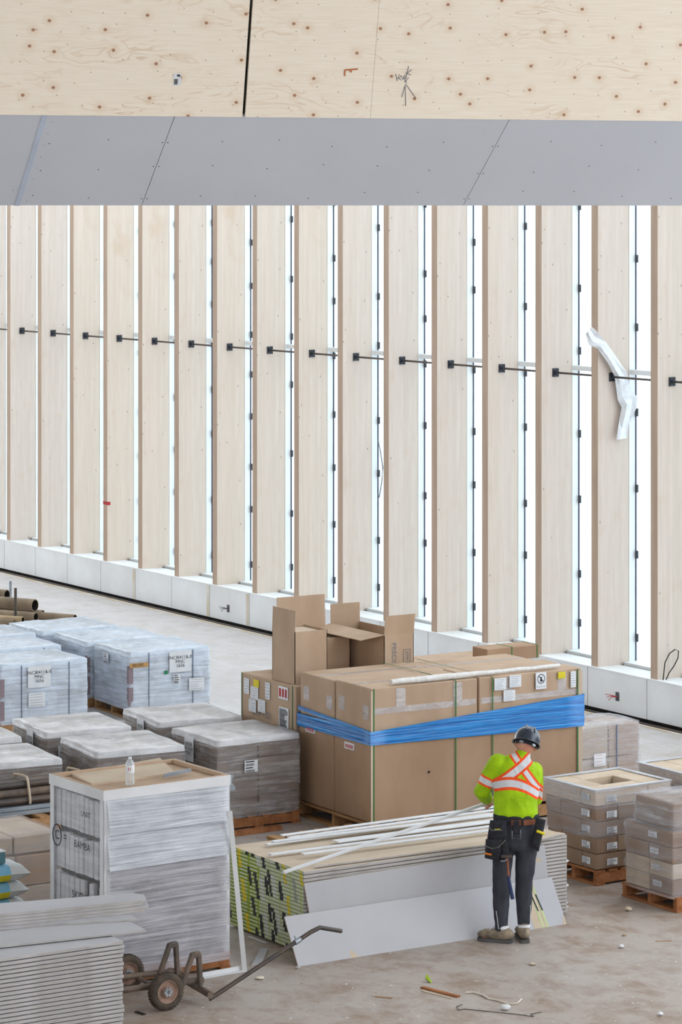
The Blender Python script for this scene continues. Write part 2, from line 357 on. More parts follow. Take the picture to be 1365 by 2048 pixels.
# small things on the fins
def on_fin(i, x, y, off=.002): return PY(x, y, GY[i]-FW-off)
q = PX(212, 1006, XF-.002)
m = MB(); m.b(-.004, -.002, -FW-.004, .0, -.025, .025); m.b(-.004, .05, -FW-.005, -FW-.003, -.03, .02)
tag(m.build('red_tape', 'red_ink', loc=(XF, GY[2], q.z)), 'small strip of red tape stuck round a timber fin', 'tape')
# torn white sheet hanging from the fin
g = [((1172, 668), (1184, 653)), ((1178, 690), (1196, 664)), ((1196, 697), (1212, 684)), ((1214, 722), (1232, 712)), ((1230, 752), (1254, 745)), ((1233, 775), (1258, 765)), ((1236, 800), (1264, 782)), ((1244, 815), (1276, 795)), ((1240, 836), (1274, 815)), ((1236, 862), (1258, 850)), ((1234, 880), (1254, 876))]
m = MB(); vv = []; rnd = random.Random(3)
for k, (a, b) in enumerate(g):
    for t in (0, .33, .67, 1): 
        x = a[0]+(b[0]-a[0])*t; y = a[1]+(b[1]-a[1])*t
        vv.append(on_fin(13, x, y, .03+.035*rnd.random()+(.03 if t in (.33,) else 0)))
fs = [(r*4+c, r*4+c+1, r*4+c+5, r*4+c+4) for r in range(len(g)-1) for c in range(3)]
c0 = vv[20].copy(); m.add([v-c0 for v in vv], fs)
o = m.build('torn_sheet', simple('white_membrane', S(232, 232, 234), S(214, 214, 218), (14, 14, 14), .7, .3, bump=.4), loc=c0)
sd = o.modifiers.new('s', 'SOLIDIFY'); sd.thickness = .004
tag(o, 'torn crumpled white sheet hanging from a timber fin at the right', 'sheet')
# wire loop at the foot of the last fin
pts = [on_fin(14, x, y, .05) for x, y in ((1327, 1357), (1331, 1325), (1340, 1307), (1351, 1299), (1358, 1302), (1357, 1316), (1349, 1332), (1339, 1346), (1333, 1357))]
pts[0].z = HP; pts[-1].z = HP
c0 = pts[0].copy(); tag(MB().tube([p-c0 for p in pts], .006, 6).build('wire_loop', 'gap_dark', loc=c0), 'dark wire loop standing at the foot of the rightmost timber fin', 'wire')
# thin hose hanging behind a window
pts = [PX(x, y, XG-.05) for x, y in ((757, 880), (762, 905), (766, 935), (764, 965), (759, 995))]
c0 = pts[0].copy(); tag(MB().tube([p-c0 for p in pts], .010, 6).build('hose', 'galv', loc=c0), 'thin pale hose hanging in a window bay between two timber fins', 'hose')

# ------------------------------------------------------------------ bulkhead: sloping grey drywall soffit and plywood upstand
def cam2(X, Y, Z): return CR*X + CF*Y + Vector((0, 0, Z))
A17 = math.radians(17); EV = CR*math.cos(A17)+CF*math.sin(A17); MV = CR*math.sin(A17)-CF*math.cos(A17)
O0 = PD(682, 411, 22.0); UPV = MV*1.0+Vector((0, 0, PD(682, 236, 21.04).z-O0.z)); O1 = O0+UPV
PLV = MV*.26+Vector((0, 0, 1))
def s_of(o, x):                      # distance along the edge through o seen at pixel column x
    lo, hi = -6.0, 6.0
    for _ in range(50):
        md = (lo+hi)/2; p = o+EV*md; d = p.dot(CF); xx = CX+F*p.dot(CR)/d
        if xx < x: lo = md
        else: hi = md
    return lo
NS = EV.cross(UPV).normalized()      # towards the room below
if NS.dot(ray(680, 320)) > 0: NS = -NS
NP = EV.cross(PLV).normalized()
if NP.dot(ray(680, 100)) > 0: NP = -NP
def slab(o, s0, s1, v, n, th):
    a, b, c, d = o+EV*s0, o+EV*s1, o+EV*s1+v, o+EV*s0+v
    return [a-n*th, b-n*th, c-n*th, d-n*th, a, b, c, d]
ROT = Matrix((EV, -NS, UPV.normalized())).transposed()
sof = struct(bpy.data.objects.new('ceiling_soffit', None)); COL.objects.link(sof); sof.location = O0
sj = [-8.5]+[s_of(O1, x) for x in (90, 350, 1020)]+[8.5]
for k in range(4):
    g = .006 if k == 0 else .0025
    m = MB(); m.hexa([p-O0 for p in slab(O0, sj[k]+g, sj[k+1]-g, UPV*.995, NS, .016)]); m.build('drywall_panel', 'drywall', sof)
m = MB(); w = .035; m.hexa([p-O0 for p in slab(O0+NS*.004, sj[1]-w/2, sj[1]+w/2, UPV, NS, .006)]); m.build('metal_bead', 'bead_blue', sof)
m = MB(); n_s = UPV.normalized()
def scr(s, t, r=.006):
    c = O0+EV*s+UPV*t+NS*.001-O0; vs_ = [c+EV*r*math.cos(a*math.pi/3)+n_s*r*math.sin(a*math.pi/3) for a in range(6)]; m.add(vs_, [tuple(range(6))])
rnd = random.Random(5)
for k in range(-24, 40):
    s = sj[2]+k*(sj[3]-sj[2])/6
    if not -8.3 < s < 8.3: continue
    for t in (.12, .42, .72):
        t2 = t+rnd.uniform(-.04, .06)
        if k % 6 == 0: scr(s-.02, t2); scr(s+.02, t2)
        else: scr(s, t2)
for k in range(8): scr(sj[1]+rnd.choice((-.06, .06)), k/8+.05, .004)
o = m.build('screw_heads', 'black', sof); o['kind'] = 'stuff'
m = MB(); m.hexa([p-O0 for p in slab(O0-NS*.017, -8.5, 8.5, UPV, NS, .09)]); m.build('framing', 'galv', sof)
ply = struct(bpy.data.objects.new('wall_upstand', None)); COL.objects.link(ply); ply.location = O1
pj = [-8.5, s_of(O1, 484), s_of(O1, 490), s_of(O1, 740), 8.5]
PO = O1+NP*.012
for a, b in ((pj[0], pj[1]), (pj[2], pj[3]-.001), (pj[3]+.001, pj[4])):
    m = MB(); m.hexa([p-O1 for p in slab(PO, a, b, PLV*2.6, NP, .02)]); m.build('plywood_sheet', 'ply', ply)
m = MB(); m.hexa([p-O1 for p in slab(PO-NP*.03, -8.5, 8.5, PLV*2.6, NP, .12)]); m.build('backing', 'gap_dark', ply)
def on_ply(x, y, off=.001):
    r = ray(x, y); o = PO+NP*off; c = Vector((0, 0, HC)); t = (o-c).dot(NP)/r.dot(NP); return c+r*t
def stroke(pts, r, name, mat): 
    mm = MB()
    for pl_ in pts: mm.tube([on_ply(x, y)-O1 for x, y in pl_], r, 5)
    return mm.build(name, mat, ply)
stroke([[(792, 148), (795, 162)], [(796, 158), (803, 152), (799, 148), (797, 156), (803, 160)], [(804, 152), (806, 159), (810, 150), (811, 157)], [(812, 158), (818, 132)], [(812, 148), (824, 140)], [(814, 146), (822, 150)],
        [(810, 165), (818, 155)], [(808, 156), (814, 166)], [(812, 212), (811, 172)], [(811, 170), (804, 194)], [(812, 168), (832, 196)]], .0028, 'pencil_marks', 'ink_grey')
stroke([[(690, 140), (716, 138)], [(690, 140), (690, 152)], [(700, 141), (704, 144)]], .006, 'orange_mark', simple('orange_crayon', S(196, 120, 76)))
a, b, c, d = [on_ply(x, y, .002)-O1 for x, y in ((346, 171), (362, 171), (363, 147), (348, 147))]
st = MB().add([a, b, c, d], [(0, 1, 2, 3)]).build('sticker', 'paper', ply)
m = MB()
for k in range(5):
    q0, q1 = [on_ply(x, y, .004)-O1 for x, y in ((349+k*1.5, 169), (349.5+k*1.5, 158))]; m.tube([q0, q1], .0016, 4)
m.tube([on_ply(x, y, .004)-O1 for x, y in ((355, 152), (358, 150), (360, 153))], .006, 5)
m.build('print', 'ink', st)

# ------------------------------------------------------------------ goods on the floor
def fit(Np, Rp, Lp, z, w=None, d=None, yaw=None):
    """near, right and left top corners (pixels) at height z -> base centre, width, depth, turn"""
    n, r, l = P(*Np, z), P(*Rp, z), P(*Lp, z)
    W = w or (r-n).length; D = d or (l-n).length
    if yaw is None: yaw = math.atan2((r-n).y, (r-n).x)*.6 + (math.atan2((l-n).y, (l-n).x)-math.pi/2)*.4
    c = Vector((n.x, n.y, 0))+Matrix.Rotation(yaw, 3, 'Z') @ Vector((W/2, D/2, 0))
    return c, W, D, yaw
_bd = {}
def make_pallet(parent, w, d, h=.13, mat='pallet', n=6, full=True):
    """stringers across the depth, deck boards as pieces of their own"""
    m = MB()
    for y in (-d/2+.03, 0, d/2-.03): m.b(-w/2+.01, w/2-.01, y-.022, y+.022, .02, h-.02)
    p = m.build('pallet', mat, parent) if parent else m.build('pallet', mat)
    key = (round(w, 3), round(d, 3), h, mat, n)
    me = _bd.get(key)
    for zz in ((h-.01), (.01)):
        nb = n if zz > .05 else 3
        for k in range(nb):
            x = -w/2+.05+(w-.1)*k/(nb-1)
            if me is None: o = MB().b(-.045, .045, -d/2, d/2, -.0098, .0098).build('deck_board', mat, p); me = _bd[key] = o.data
            else: o = link('deck_board', me, p)
            o.location = (x, 0, zz)
    return p
def wrap(parent, w, d, z0, z1, mat, seed=0, amp=.008, off=.012, lump=.012, rc=.03, name='stretch_film', taper=0, top=True, topmat=None):
    """stretch film pulled round a load: rounded corners, rippled sides, lumpy top"""
    rnd = random.Random(seed); per = []; hw, hd = w/2+off, d/2+off
    nx, ny = max(8, int(w*16)), max(8, int(d*16))
    def corner(cx, cy, a0):
        for k in range(4): a = a0+math.pi/2*k/3; per.append((cx+rc*math.cos(a), cy+rc*math.sin(a)))
    for k in range(1, nx): per.append((-hw+rc+(2*hw-2*rc)*k/nx, -hd))
    corner(hw-rc, -hd+rc, -math.pi/2)
    for k in range(1, ny): per.append((hw, -hd+rc+(2*hd-2*rc)*k/ny))
    corner(hw-rc, hd-rc, 0)
    for k in range(1, nx): per.append((hw-rc-(2*hw-2*rc)*k/nx, hd))
    corner(-hw+rc, hd-rc, math.pi/2)
    for k in range(1, ny): per.append((-hw, hd-rc-(2*hd-2*rc)*k/ny))
    corner(-hw+rc, -hd+rc, math.pi)
    n = len(per); nz = max(8, int((z1-z0)*22)); vs_, fs = [], []
    so = Vector((seed*3.1, seed*1.7, 0))
    for j in range(nz+1):
        t = j/nz; z = z0+(z1+off-z0)*t
        for (x, y) in per:
            L = math.hypot(x/hw, y/hd); q = Vector((x*3, y*3, z*14))+so
            e = 1+amp*mnoise.noise(q)/max(w, d)*2-taper*(1-t)
            if j == nz: e -= .012
            vs_.append((x*e, y*e, z+(lump*.4*mnoise.noise(Vector((x*4, y*4, 3))+so) if j >= nz-1 else 0)))
    for j in range(nz):
        for k in range(n): fs.append((j*n+k, j*n+(k+1) % n, (j+1)*n+(k+1) % n, (j+1)*n+k))
    if topmat:
        MB().add(vs_, fs, 0, True).build(name, mat, parent); vs_ = vs_[(nz-1)*n:]; fs = [(k, (k+1) % n, n+(k+1) % n, n+k) for k in range(n)]; nz = 1; mat, name = topmat, 'top_sheet'
        vs_[:n] = [(x*1.004, y*1.004, z-.0) for x, y, z in vs_[:n]]
    if top:
        b = nz*n; R = 7
        for r in range(1, R+1):
            s = 1-r/R*.999
            for (x, y) in per:
                vs_.append((x*s*.988, y*s*.988, z1+off+.004+lump*(mnoise.noise(Vector((x*s*5, y*s*5, 7))+so)+.6*mnoise.noise(Vector((x*s*12, y*s*12, 9))+so))))
            for k in range(n): fs.append((b+(r-1)*n+k, b+(r-1)*n+(k+1) % n, b+r*n+(k+1) % n, b+r*n+k))
    m = MB(); m.add(vs_, fs, 0, True); return m.build(name, mat, parent)
_ct = {}
def carton_mesh(sx, sy, sz, mat):
    key = (round(sx, 3), round(sy, 3), round(sz, 3), mat)
    if key not in _ct:
        o = MB().box((0, 0, 0), (sx, sy, sz)).build('carton', mat, None, bevel=.006); _ct[key] = o.data; bpy.data.objects.remove(o)
    return _ct[key]
def stack(parent, w, d, z0, z1, nx, ny, nz, mats, seed=0, gap=.01, jit=.004, skip=()):
    rnd = random.Random(seed); sx, sy, sz = w/nx, d/ny, (z1-z0)/nz; out = []
    for k in range(nz):
        for j in range(ny):
            for i in range(nx):
                if 0 < i < nx-1 and 0 < j < ny-1 and k < nz-1: continue
                if (i, j, k) in skip: continue
                o = link('carton', carton_mesh(sx-gap, sy-gap, sz-gap*.6, rnd.choice(mats)), parent)
                o.location = (-w/2+sx*(i+.5)+rnd.uniform(-jit, jit), -d/2+sy*(j+.5)+rnd.uniform(-jit, jit), z0+sz*(k+.5)); out.append(o)
    return out
def sheet(parent, name, loc, face, w, h, mat='paper', th=.002):
    """flat label; face is the outward direction '-x', '-y' or '+z'"""
    m = MB()
    if face == '-y': m.b(-w/2, w/2, -th, 0, -h/2, h/2)
    elif face == '-x': m.b(-th, 0, -w/2, w/2, -h/2, h/2)
    else: m.b(-w/2, w/2, -h/2, h/2, 0, th)
    return m.build(name, mat, parent, loc=loc)
def lines(parent, face, w, h, n, seed=0, mat='ink_grey', x0=-.42, bars=False):
    rnd = random.Random(seed); m = MB(); e = -.003
    for k in range(n):
        z = h*(.38-.76*k/max(1, n-1)); L = w*rnd.uniform(.5, .84); hh = h*.022 if not bars else h*.09
        a, b = x0*w, x0*w+L
        if bars and k % 2:
            x = a
            while x < b:
                t = w*rnd.uniform(.012, .035)
                (m.b(x, x+t, e, e+.0005, z-h*.1, z+h*.1) if face == '-y' else m.b(e, e+.0005, -x-t, -x, z-h*.1, z+h*.1)); x += t*2
        elif face == '-y': m.b(a, b, e, e+.0005, z-hh/2, z+hh/2)
        else: m.b(e, e+.0005, -b, -a, z-hh/2, z+hh/2)
    return m.build('print', mat, parent)
# ---- bluish film-wrapped pallets at the back left
zb = .765
def blue_load(label, Np, Rp, Lp, seed, w=1.02, d=.93, signs=True):
    c, W, D, yaw = fit(Np, Rp, Lp, zb, w, d)
    t = thing('wrapped_pallet', label, 'pallet load', c, yaw, 'blue film pallets')
    make_pallet(t, W, D, .12)
    stack(t, W-.02, D-.02, .125, zb-.03, 3, 2, 4, ['card_white', 'card_white', 'card_grey'], seed, .014)
    wrap(t, W-.02, D-.02, .10, zb-.03, 'film_blue', seed, .010, .014, .02, topmat='film_top_blue')
    for x in (-W*.26, W*.28):
        m = MB(); m.b(x-.005, x+.005, -D/2-.012, -D/2-.008, .13, zb-.03); m.build('strap', 'strap_dark', t)
    for z0, z1 in ((.15, .36), (.4, .6)):
        MB().b(-W/2-.006, -W/2+.05, -D/2-.007, -D/2+.04, z0, z1).build('corner_post', simple('corner_card', S(150, 132, 138)), t)
    return t, W, D
def sign(t, W, D, x, z):
    s = sheet(t, 'paper_sign', (x, -D/2-.022, z), '-y', .275, .235)
    text('INC8I411&-B\nMNC\n1656', .054, s, (0, -.004, 0), RX, 'ink')
t, W, D = blue_load('blue-wrapped pallet with a handwritten sign and a tan tape strip', (258, 1303), (420, 1291), (188, 1285), 1)
sign(t, W, D, .12, zb-.155)
s = sheet(t, 'paper_label', (W*.32, -D/2-.022, .34), '-y', .19, .14); lines(s, '-y', .19, .14, 5, 2)
s = sheet(t, 'barcode_label', (.075, -D/2-.022, .42), '-y', .08, .10); lines(s, '-y', .08, .1, 4, 3, 'ink', bars=True)
sheet(t, 'green_sticker', (-.06, -D/2-.022, .5), '-y', .04, .04, 'green_dot')
s = sheet(t, 'tan_tape', (-W/2+.115, -D/2-.022, zb-.16), '-y', .23, .05, 'tan_tape'); text('901091', .05, s, (-.01, -.004, 0), RX)
s = sheet(t, 'barcode_label', (-W/2-.022, .09, zb-.14), '-x', .13, .11); lines(s, '-x', .13, .11, 4, 4, 'ink_grey', bars=True)
t, W, D = blue_load('blue-wrapped pallet with a handwritten sign at the left edge of the photo', (0, 1329), (176, 1312), (-60, 1305), 4, 1.06, .86)
sign(t, W, D, -.07, zb-.165)
s = sheet(t, 'paper_label', (-.1, -D/2-.022, .35), '-y', .2, .15); lines(s, '-y', .2, .15, 5, 5)
blue_load('blue-wrapped pallet in the middle of the row of three towards the window wall', (172, 1282), (332, 1270), (105, 1262), 2)
blue_load('farthest blue-wrapped pallet, next to the brown pipes', (83, 1261), (243, 1247), (26, 1242), 3)
blue_load('blue-wrapped pallet at the left edge behind the one with a sign', (-42, 1300), (128, 1286), (-102, 1280), 5, 1.02, .86)
blue_load('blue-wrapped pallet at the left edge, third back and mostly hidden', (-88, 1277), (72, 1263), (-143, 1258), 6, 1.02, .86)
# ---- dusty grey film-wrapped pallets
zg = .85
def grey_load(label, Np, Rp, Lp, seed, w=.87, d=.92, lab='-x', yaw=None, mats=('card_brown', 'card_brown2')):
    c, W, D, yw = fit(Np, Rp, Lp, zg, w, d, yaw)
    t = thing('wrapped_pallet', label, 'pallet load', c, yw, 'dusty grey film pallets')
    make_pallet(t, W, D, .12, 'pallet_red')
    stack(t, W-.02, D-.02, .125, zg-.03, 2, 4, 4, list(mats), seed+30, .012)
    wrap(t, W-.02, D-.02, .11, zg-.03, 'film_brown', seed+9, .010, .014, .018, .035, topmat='film_top')
    return t, W, D
def tall_sign(t, W, D, y, z, txt='INC8I\n411&-B\nMNC'):
    s = sheet(t, 'paper_sign', (-W/2-.022, y, z), '-x', .17, .23); text(txt, .05, s, (-.004, 0, 0), RLX, 'ink')
Y5 = math.radians(-6)
t, W, D = grey_load('grey-wrapped pallet left of centre in the second row of dusty pallets', (91, 1464), (264, 1452), (31, 1433), 1, yaw=Y5); tall_sign(t, W, D, -.1, zg-.15)
s = sheet(t, 'barcode_label', (-W/2+.2, -D/2-.022, zg-.2), '-y', .16, .13); lines(s, '-y', .16, .13, 5, 8, 'ink', bars=True)
t, W, D = grey_load('grey-wrapped pallet right behind the tall silver-wrapped crate with the bottle', (192, 1503), (374, 1492), (132, 1472), 2, yaw=Y5)
t, W, D = grey_load('grey-wrapped pallet under the blue one with the tan tape, beside cartons', (318, 1443), (492, 1431), (244, 1413), 3, yaw=Y5); tall_sign(t, W, D, -.05, zg-.15)
t, W, D = grey_load('large grey-wrapped pallet left of the big blue-banded carton crate', (434, 1480), (590, 1458), (353, 1452), 4, .9, .87, yaw=0.0); tall_sign(t, W, D, .05, zg-.15)
s = sheet(t, 'barcode_label', (-.1, -D/2-.022, .58), '-y', .14, .11); lines(s, '-y', .14, .11, 4, 9, 'ink', bars=True)
grey_load('grey-wrapped pallet at the left edge in front of the steel pipe bundle', (-62, 1530), (121, 1517), (-120, 1498), 5, yaw=Y5)
grey_load('grey-wrapped pallet at the left edge, only its right corner showing', (-135, 1485), (40, 1473), (-190, 1455), 6, yaw=Y5)

# ---- tall silver-wrapped crate with the bottle
zc = 1.452
c, W, D, yaw = fit((207, 1581), (463, 1551), (88, 1550), zc, 1.08, .78, math.radians(2.5))
t = thing('wrapped_crate', 'tall silver film-wrapped crate with white corner guards, bottle on top', 'pallet load', c, yaw)
make_pallet(t, W+.04, D+.02, .13, 'pallet_red', 7)
crate_c, crate_yaw = c, yaw
rows, zz0 = 4, .14; rnd = random.Random(11)
rh = (zc-.06-zz0)/rows
for k in range(rows):
    y = -D/2+.045; n = 0
    while y < D/2-.05:
        wd_ = .072+rnd.uniform(-.004, .004); 
        if not (k <= 1 and n in (1, 3)) or n > 4:
            hh = rh-.035-rnd.random()*.015
            o = link('box', carton_mesh(W-.05, wd_-.012, round(hh, 2), 'trim_white'), t); o.location = (rnd.uniform(-.006, .004), y+wd_/2, zz0+rh*k+hh/2)
        y += wd_; n += 1
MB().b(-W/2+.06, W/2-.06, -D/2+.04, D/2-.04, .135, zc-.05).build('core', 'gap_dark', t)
wrap(t, W-.03, D-.03, .13, zc-.05, 'film_thin', 21, .006, .012, .004, .02, top=False)
for k in range(5):                            # overlapping film bands on the long side
    z1 = zc-.055-k*.262; z0 = z1-.268; m = MB(); nseg = 24; vs_, fs = [], []
    for j in range(7):
        for i in range(nseg+1):
            x = -W/2+.02+(W-.04)*i/nseg; tz = j/6; z = z0+(z1-z0)*tz+(.03*(i/nseg-.5) if k else 0)*0
            vs_.append((x, -D/2-.010-.012*math.sin(math.pi*tz)-.05*(1-tz)**1.3-.005*mnoise.noise(Vector((x*6, z*20, k))), z))
    for j in range(6):
        for i in range(nseg): a = j*(nseg+1)+i; fs.append((a, a+1, a+nseg+2, a+nseg+1))
    m.add(vs_, fs, 0, True); m.build('film_band', 'film_silver' if k < 2 else 'film_silver2', t)
for sx, sy in ((-1, -1), (1, -1), (-1, 1), (1, 1)):
    m = MB(); x, y = sx*(W/2+.006), sy*(D/2+.014)
    m.b(min(x, x-sx*.055), max(x, x-sx*.055), min(y, y-sy*.006), max(y, y-sy*.006), .13, zc-.045); m.b(min(x, x-sx*.006), max(x, x-sx*.006), min(y, y-sy*.055), max(y, y-sy*.055), .13, zc-.045)
    m.build('corner_guard', 'trim_white', t)
m = MB(); e = .05
for (x0, x1, y0, y1) in ((-W/2-.01, W/2+.01, -D/2-.02, -D/2-.014), (-W/2-.01, W/2+.01, D/2+.014, D/2+.02), (-W/2-.012, -W/2-.006, -D/2-.02, D/2+.02), (W/2+.006, W/2+.012, -D/2-.02, D/2+.02)): m.b(x0, x1, y0, y1, zc-.075, zc)
m.build('edge_guard', 'trim_white', t)
m = MB(); m.b(-W/2, W/2, -D/2-.01, D/2+.01, zc-.05, zc-.03); m.build('lid', 'card', t)
m = MB()
for (x0, x1, y0, y1) in ((-W/2-.006, W/2+.006, -D/2-.014, -D/2+.02), (-W/2-.006, W/2+.006, D/2-.02, D/2+.014), (-W/2-.006, -W/2+.03, -D/2+.02, D/2-.02), (W/2-.03, W/2+.006, -D/2+.02, D/2-.02)): m.b(x0, x1, y0, y1, zc-.03, zc+.003)
m.build('lid_rim', 'card', t, bevel=.005)
for txt, y, z, sz in (('C  =', .20, 1.02, .1), ('BAMBA', -.12, 1.0, .075), ('SKID 2', -.09, .62, .085), ('UNIT', -.17, 1.24, .06)):
    text(txt, sz, t, (-W/2-.026, y, z), (math.pi/2, 0, -math.pi/2), 'ink')
m = MB(); m.tube([(-W/2-.026, .26+.065*math.cos(a*.524), 1.02+.08*math.sin(a*.524)) for a in range(13)], .004, 5); m.build('circle_mark', 'ink', t)
def crate_pt(x, y, z): return c+Matrix.Rotation(yaw, 3, 'Z') @ Vector((x, y, z))
zl = zc-.03
# things lying on the crate
a, b, c2, d2 = [P(x, y, zl+.012) for x, y in ((183, 1568), (352, 1547), (320, 1517), (143, 1549))]
cc = (a+b+c2+d2)/4; m = MB(); m.hexa([Vector((p.x, p.y, zl))-cc+Vector((0, 0, cc.z*0)) for p in (a, b, c2, d2)]+[Vector((p.x, p.y, zl+.018))-cc for p in (a, b, c2, d2)])
for v in range(len(m.v)): m.v[v] = (m.v[v][0], m.v[v][1], m.v[v][2]+cc.z-zl)
tag(m.build('cardboard_sheet', 'card_pale', loc=Vector((cc.x, cc.y, zl))), 'flattened cardboard sheet lying on top of the silver-wrapped crate', 'cardboard')
a, b = P(329, 1551, zl+.037), P(382, 1540, zl+.037); cc = (a+b)/2; m = MB(); m.bar(Vector((a-cc).to_tuple()), b-cc, .006, .03); m.bar(a-cc+Vector((0, 0.012, -.012)), b-cc+Vector((0, .012, -.012)), .03, .004)
tag(m.build('metal_strip', 'galv', loc=cc), 'short grey metal strip lying on the cardboard on the wrapped crate', 'metal strip')
q = P(260, 1570, zl+.0); bt = thing('water_bottle', 'clear plastic water bottle standing on the silver-wrapped crate', 'bottle', Vector((q.x, q.y, zl+.001)))
k = N('clear_bottle_plastic'); k.done(S(226, 232, 238), .06, .6); k.p.inputs['Transmission Weight'].default_value = .0
tr = k.n('ShaderNodeBsdfTransparent'); mx = k.n('ShaderNodeMixShader'); lw = k.n('ShaderNodeLayerWeight'); lw.inputs[0].default_value = .35
k.l(k.math('MULTIPLY_ADD', lw.outputs['Facing'], .6, .25), mx.inputs[0]); k.l(tr.outputs[0], mx.inputs[1]); k.l(k.p.outputs[0], mx.inputs[2]); k.l(mx.outputs[0], k.o.inputs[0])
MB().lathe([(.0, 0), (.030, 0), (.034, .01), (.033, .045), (.030, .065), (.031, .09), (.0335, .11), (.0335, .15), (.026, .172), (.014, .188), (.0125, .195)], 18).build('bottle_body', k.m, bt)
MB().lathe([(.0338, .092), (.0342, .094), (.0342, .148), (.0338, .15)], 18).build('paper_band', 'paper', bt)
MB().lathe([(0, .207), (.013, .207), (.014, .195), (.0125, .193)], 12).build('cap', 'trim_white', bt)
m = MB(); r_ = .0346; m.add([Vector((r_*math.sin(a_), -r_*math.cos(a_), .122+dz)) for a_, dz in ((-.3, -.012), (.2, -.012), (.2, .012), (-.3, .012))], [(0, 1, 2, 3)]); 
o = m.build('red_mark', 'red_ink', bt); o.rotation_euler = (0, 0, -TH)
# white angle leaning on the crate and one lying on the floor
a = P(490, 1943); b = PD(460, 1622, a.dot(CF)+.03); m = MB(); cc = a.copy()
dd = b-a; sd = CR*.018; m.bar(a-cc, b-cc, .036, .003, up=CF*-1); m.bar(a-cc-CR*.018+CF*.012, b-cc-CR*.018+CF*.012, .003, .024, up=CF*-1)
tag(m.build('white_angle', 'trim_white', loc=cc), 'white perforated angle strip leaning upright against the wrapped crate', 'angle strip')
a, b = P(405, 1957), P(489, 1942); cc = (a+b)/2; m = MB(); m.bar(a-cc+Vector((0, 0, .003)), b-cc+Vector((0, 0, .003)), .05, .004); m.bar(a-cc+Vector((-.02, .02, .02)), b-cc+Vector((-.02, .02, .02)), .003, .035)
tag(m.build('white_angle', 'trim_white', loc=cc), 'white angle strip lying on the floor beside the wrapped crate', 'angle strip')

# ------------------------------------------------------------------ pipes, studs and small goods at the left
def pipe(name, label, a, b, r, mat, wall=.18, cat='pipe', group=None):
    """hollow pipe from a to b"""
    a, b = Vector(a), Vector(b); c0 = (a+b)/2; a, b = a-c0, b-c0; d = (b-a).normalized(); m = MB(); n = 14
    m.tube([a, b], r, n, cap=False); ri = r*(1-wall)
    sd = d.cross(Vector((0, 0, 1))).normalized(); u = sd.cross(d)
    for e, s in ((a, 1), (b, -1)):
        ring = [e+(sd*math.cos(2*math.pi*k/n)+u*math.sin(2*math.pi*k/n))*q for q in (r, ri) for k in range(n)]
        inner = [p+d*s*r*2.5 for p in ring[n:]]
        m.add(ring, [(k, (k+1) % n, n+(k+1) % n, n+k) for k in range(n)]); m.add(ring[n:]+inner, [(k, (k+1) % n, n+(k+1) % n, n+k) for k in range(n)], 1); m.add(inner, [tuple(range(n))], 1)
    return tag(m.build(name, [mat, 'gap_dark'], loc=c0), label, cat, group)
M['pipe_brown'] = simple('dusty_brown_pipe', S(148, 130, 108), S(116, 100, 82), (3, 3, 3), .7, .3)
M['pipe_tan'] = simple('tan_pipe', S(186, 164, 130), S(160, 138, 106), (3, 3, 3), .7, .3)
# brown pipes at the far left: open ends seen at the pixels below, lying on the floor or on each other
dirp = (CF*.48-CR*.876).normalized()
def far_pipe(px, py, D, r, L, lab, mat='pipe_brown', dv=None, z=None):
    e = PD(px, py, D); z = r if z is None else z; e = P(px, py, z); dv = dv or dirp
    return pipe('floor_pipe', lab, e, e+dv*L, r, mat, .14, 'pipe', 'brown pipes by the window wall')
far_pipe(70, 1211, 43, .088, 2.6, 'thick brown pipe with an open dark end, uppermost in the right pile', z=.20)
far_pipe(14, 1190, 45, .075, 2.2, 'thick brown pipe highest up at the left edge by the thin post', z=.22)
far_pipe(86, 1226, 42, .040, 2.6, 'thin brown pipe with a small open end poking right of the pile', z=.08)
far_pipe(72, 1234, 42, .062, 2.2, 'brown pipe with an open end touching the farthest blue pallet', z=.11, mat='pipe_brown')
far_pipe(46, 1240, 42, .045, 2.0, 'tan wooden-looking pole in the middle of the pipe pile', 'pipe_tan', z=.20, dv=(CF*.40-CR*.9).normalized())
far_pipe(30, 1252, 42, .09, 2.0, 'thick grey-brown pipe lowest in the pile at the left edge', z=.12)
far_pipe(150, 1237, 42, .055, 1.6, 'brown pipe pointing right behind the farthest blue pallet', z=.06)
for x, yb, yt, lab in ((21, 1206, 1162, 'pale thin steel post standing behind the brown pipes'), (31, 1262, 1176, 'dark thin steel post standing in front of the brown pipes')):
    q = P(x, yb); h = PD(x, yt, q.dot(CF)).z
    t = thing('steel_post', lab, 'post', q); MB().tube([(0, 0, 0), (0, 0, h)], .019, 10).build('upright', 'galv' if x < 25 else 'steel_dark', t); MB().b(-.06, .06, -.06, .06, 0, .008).build('base_plate', 'steel_dark', t)
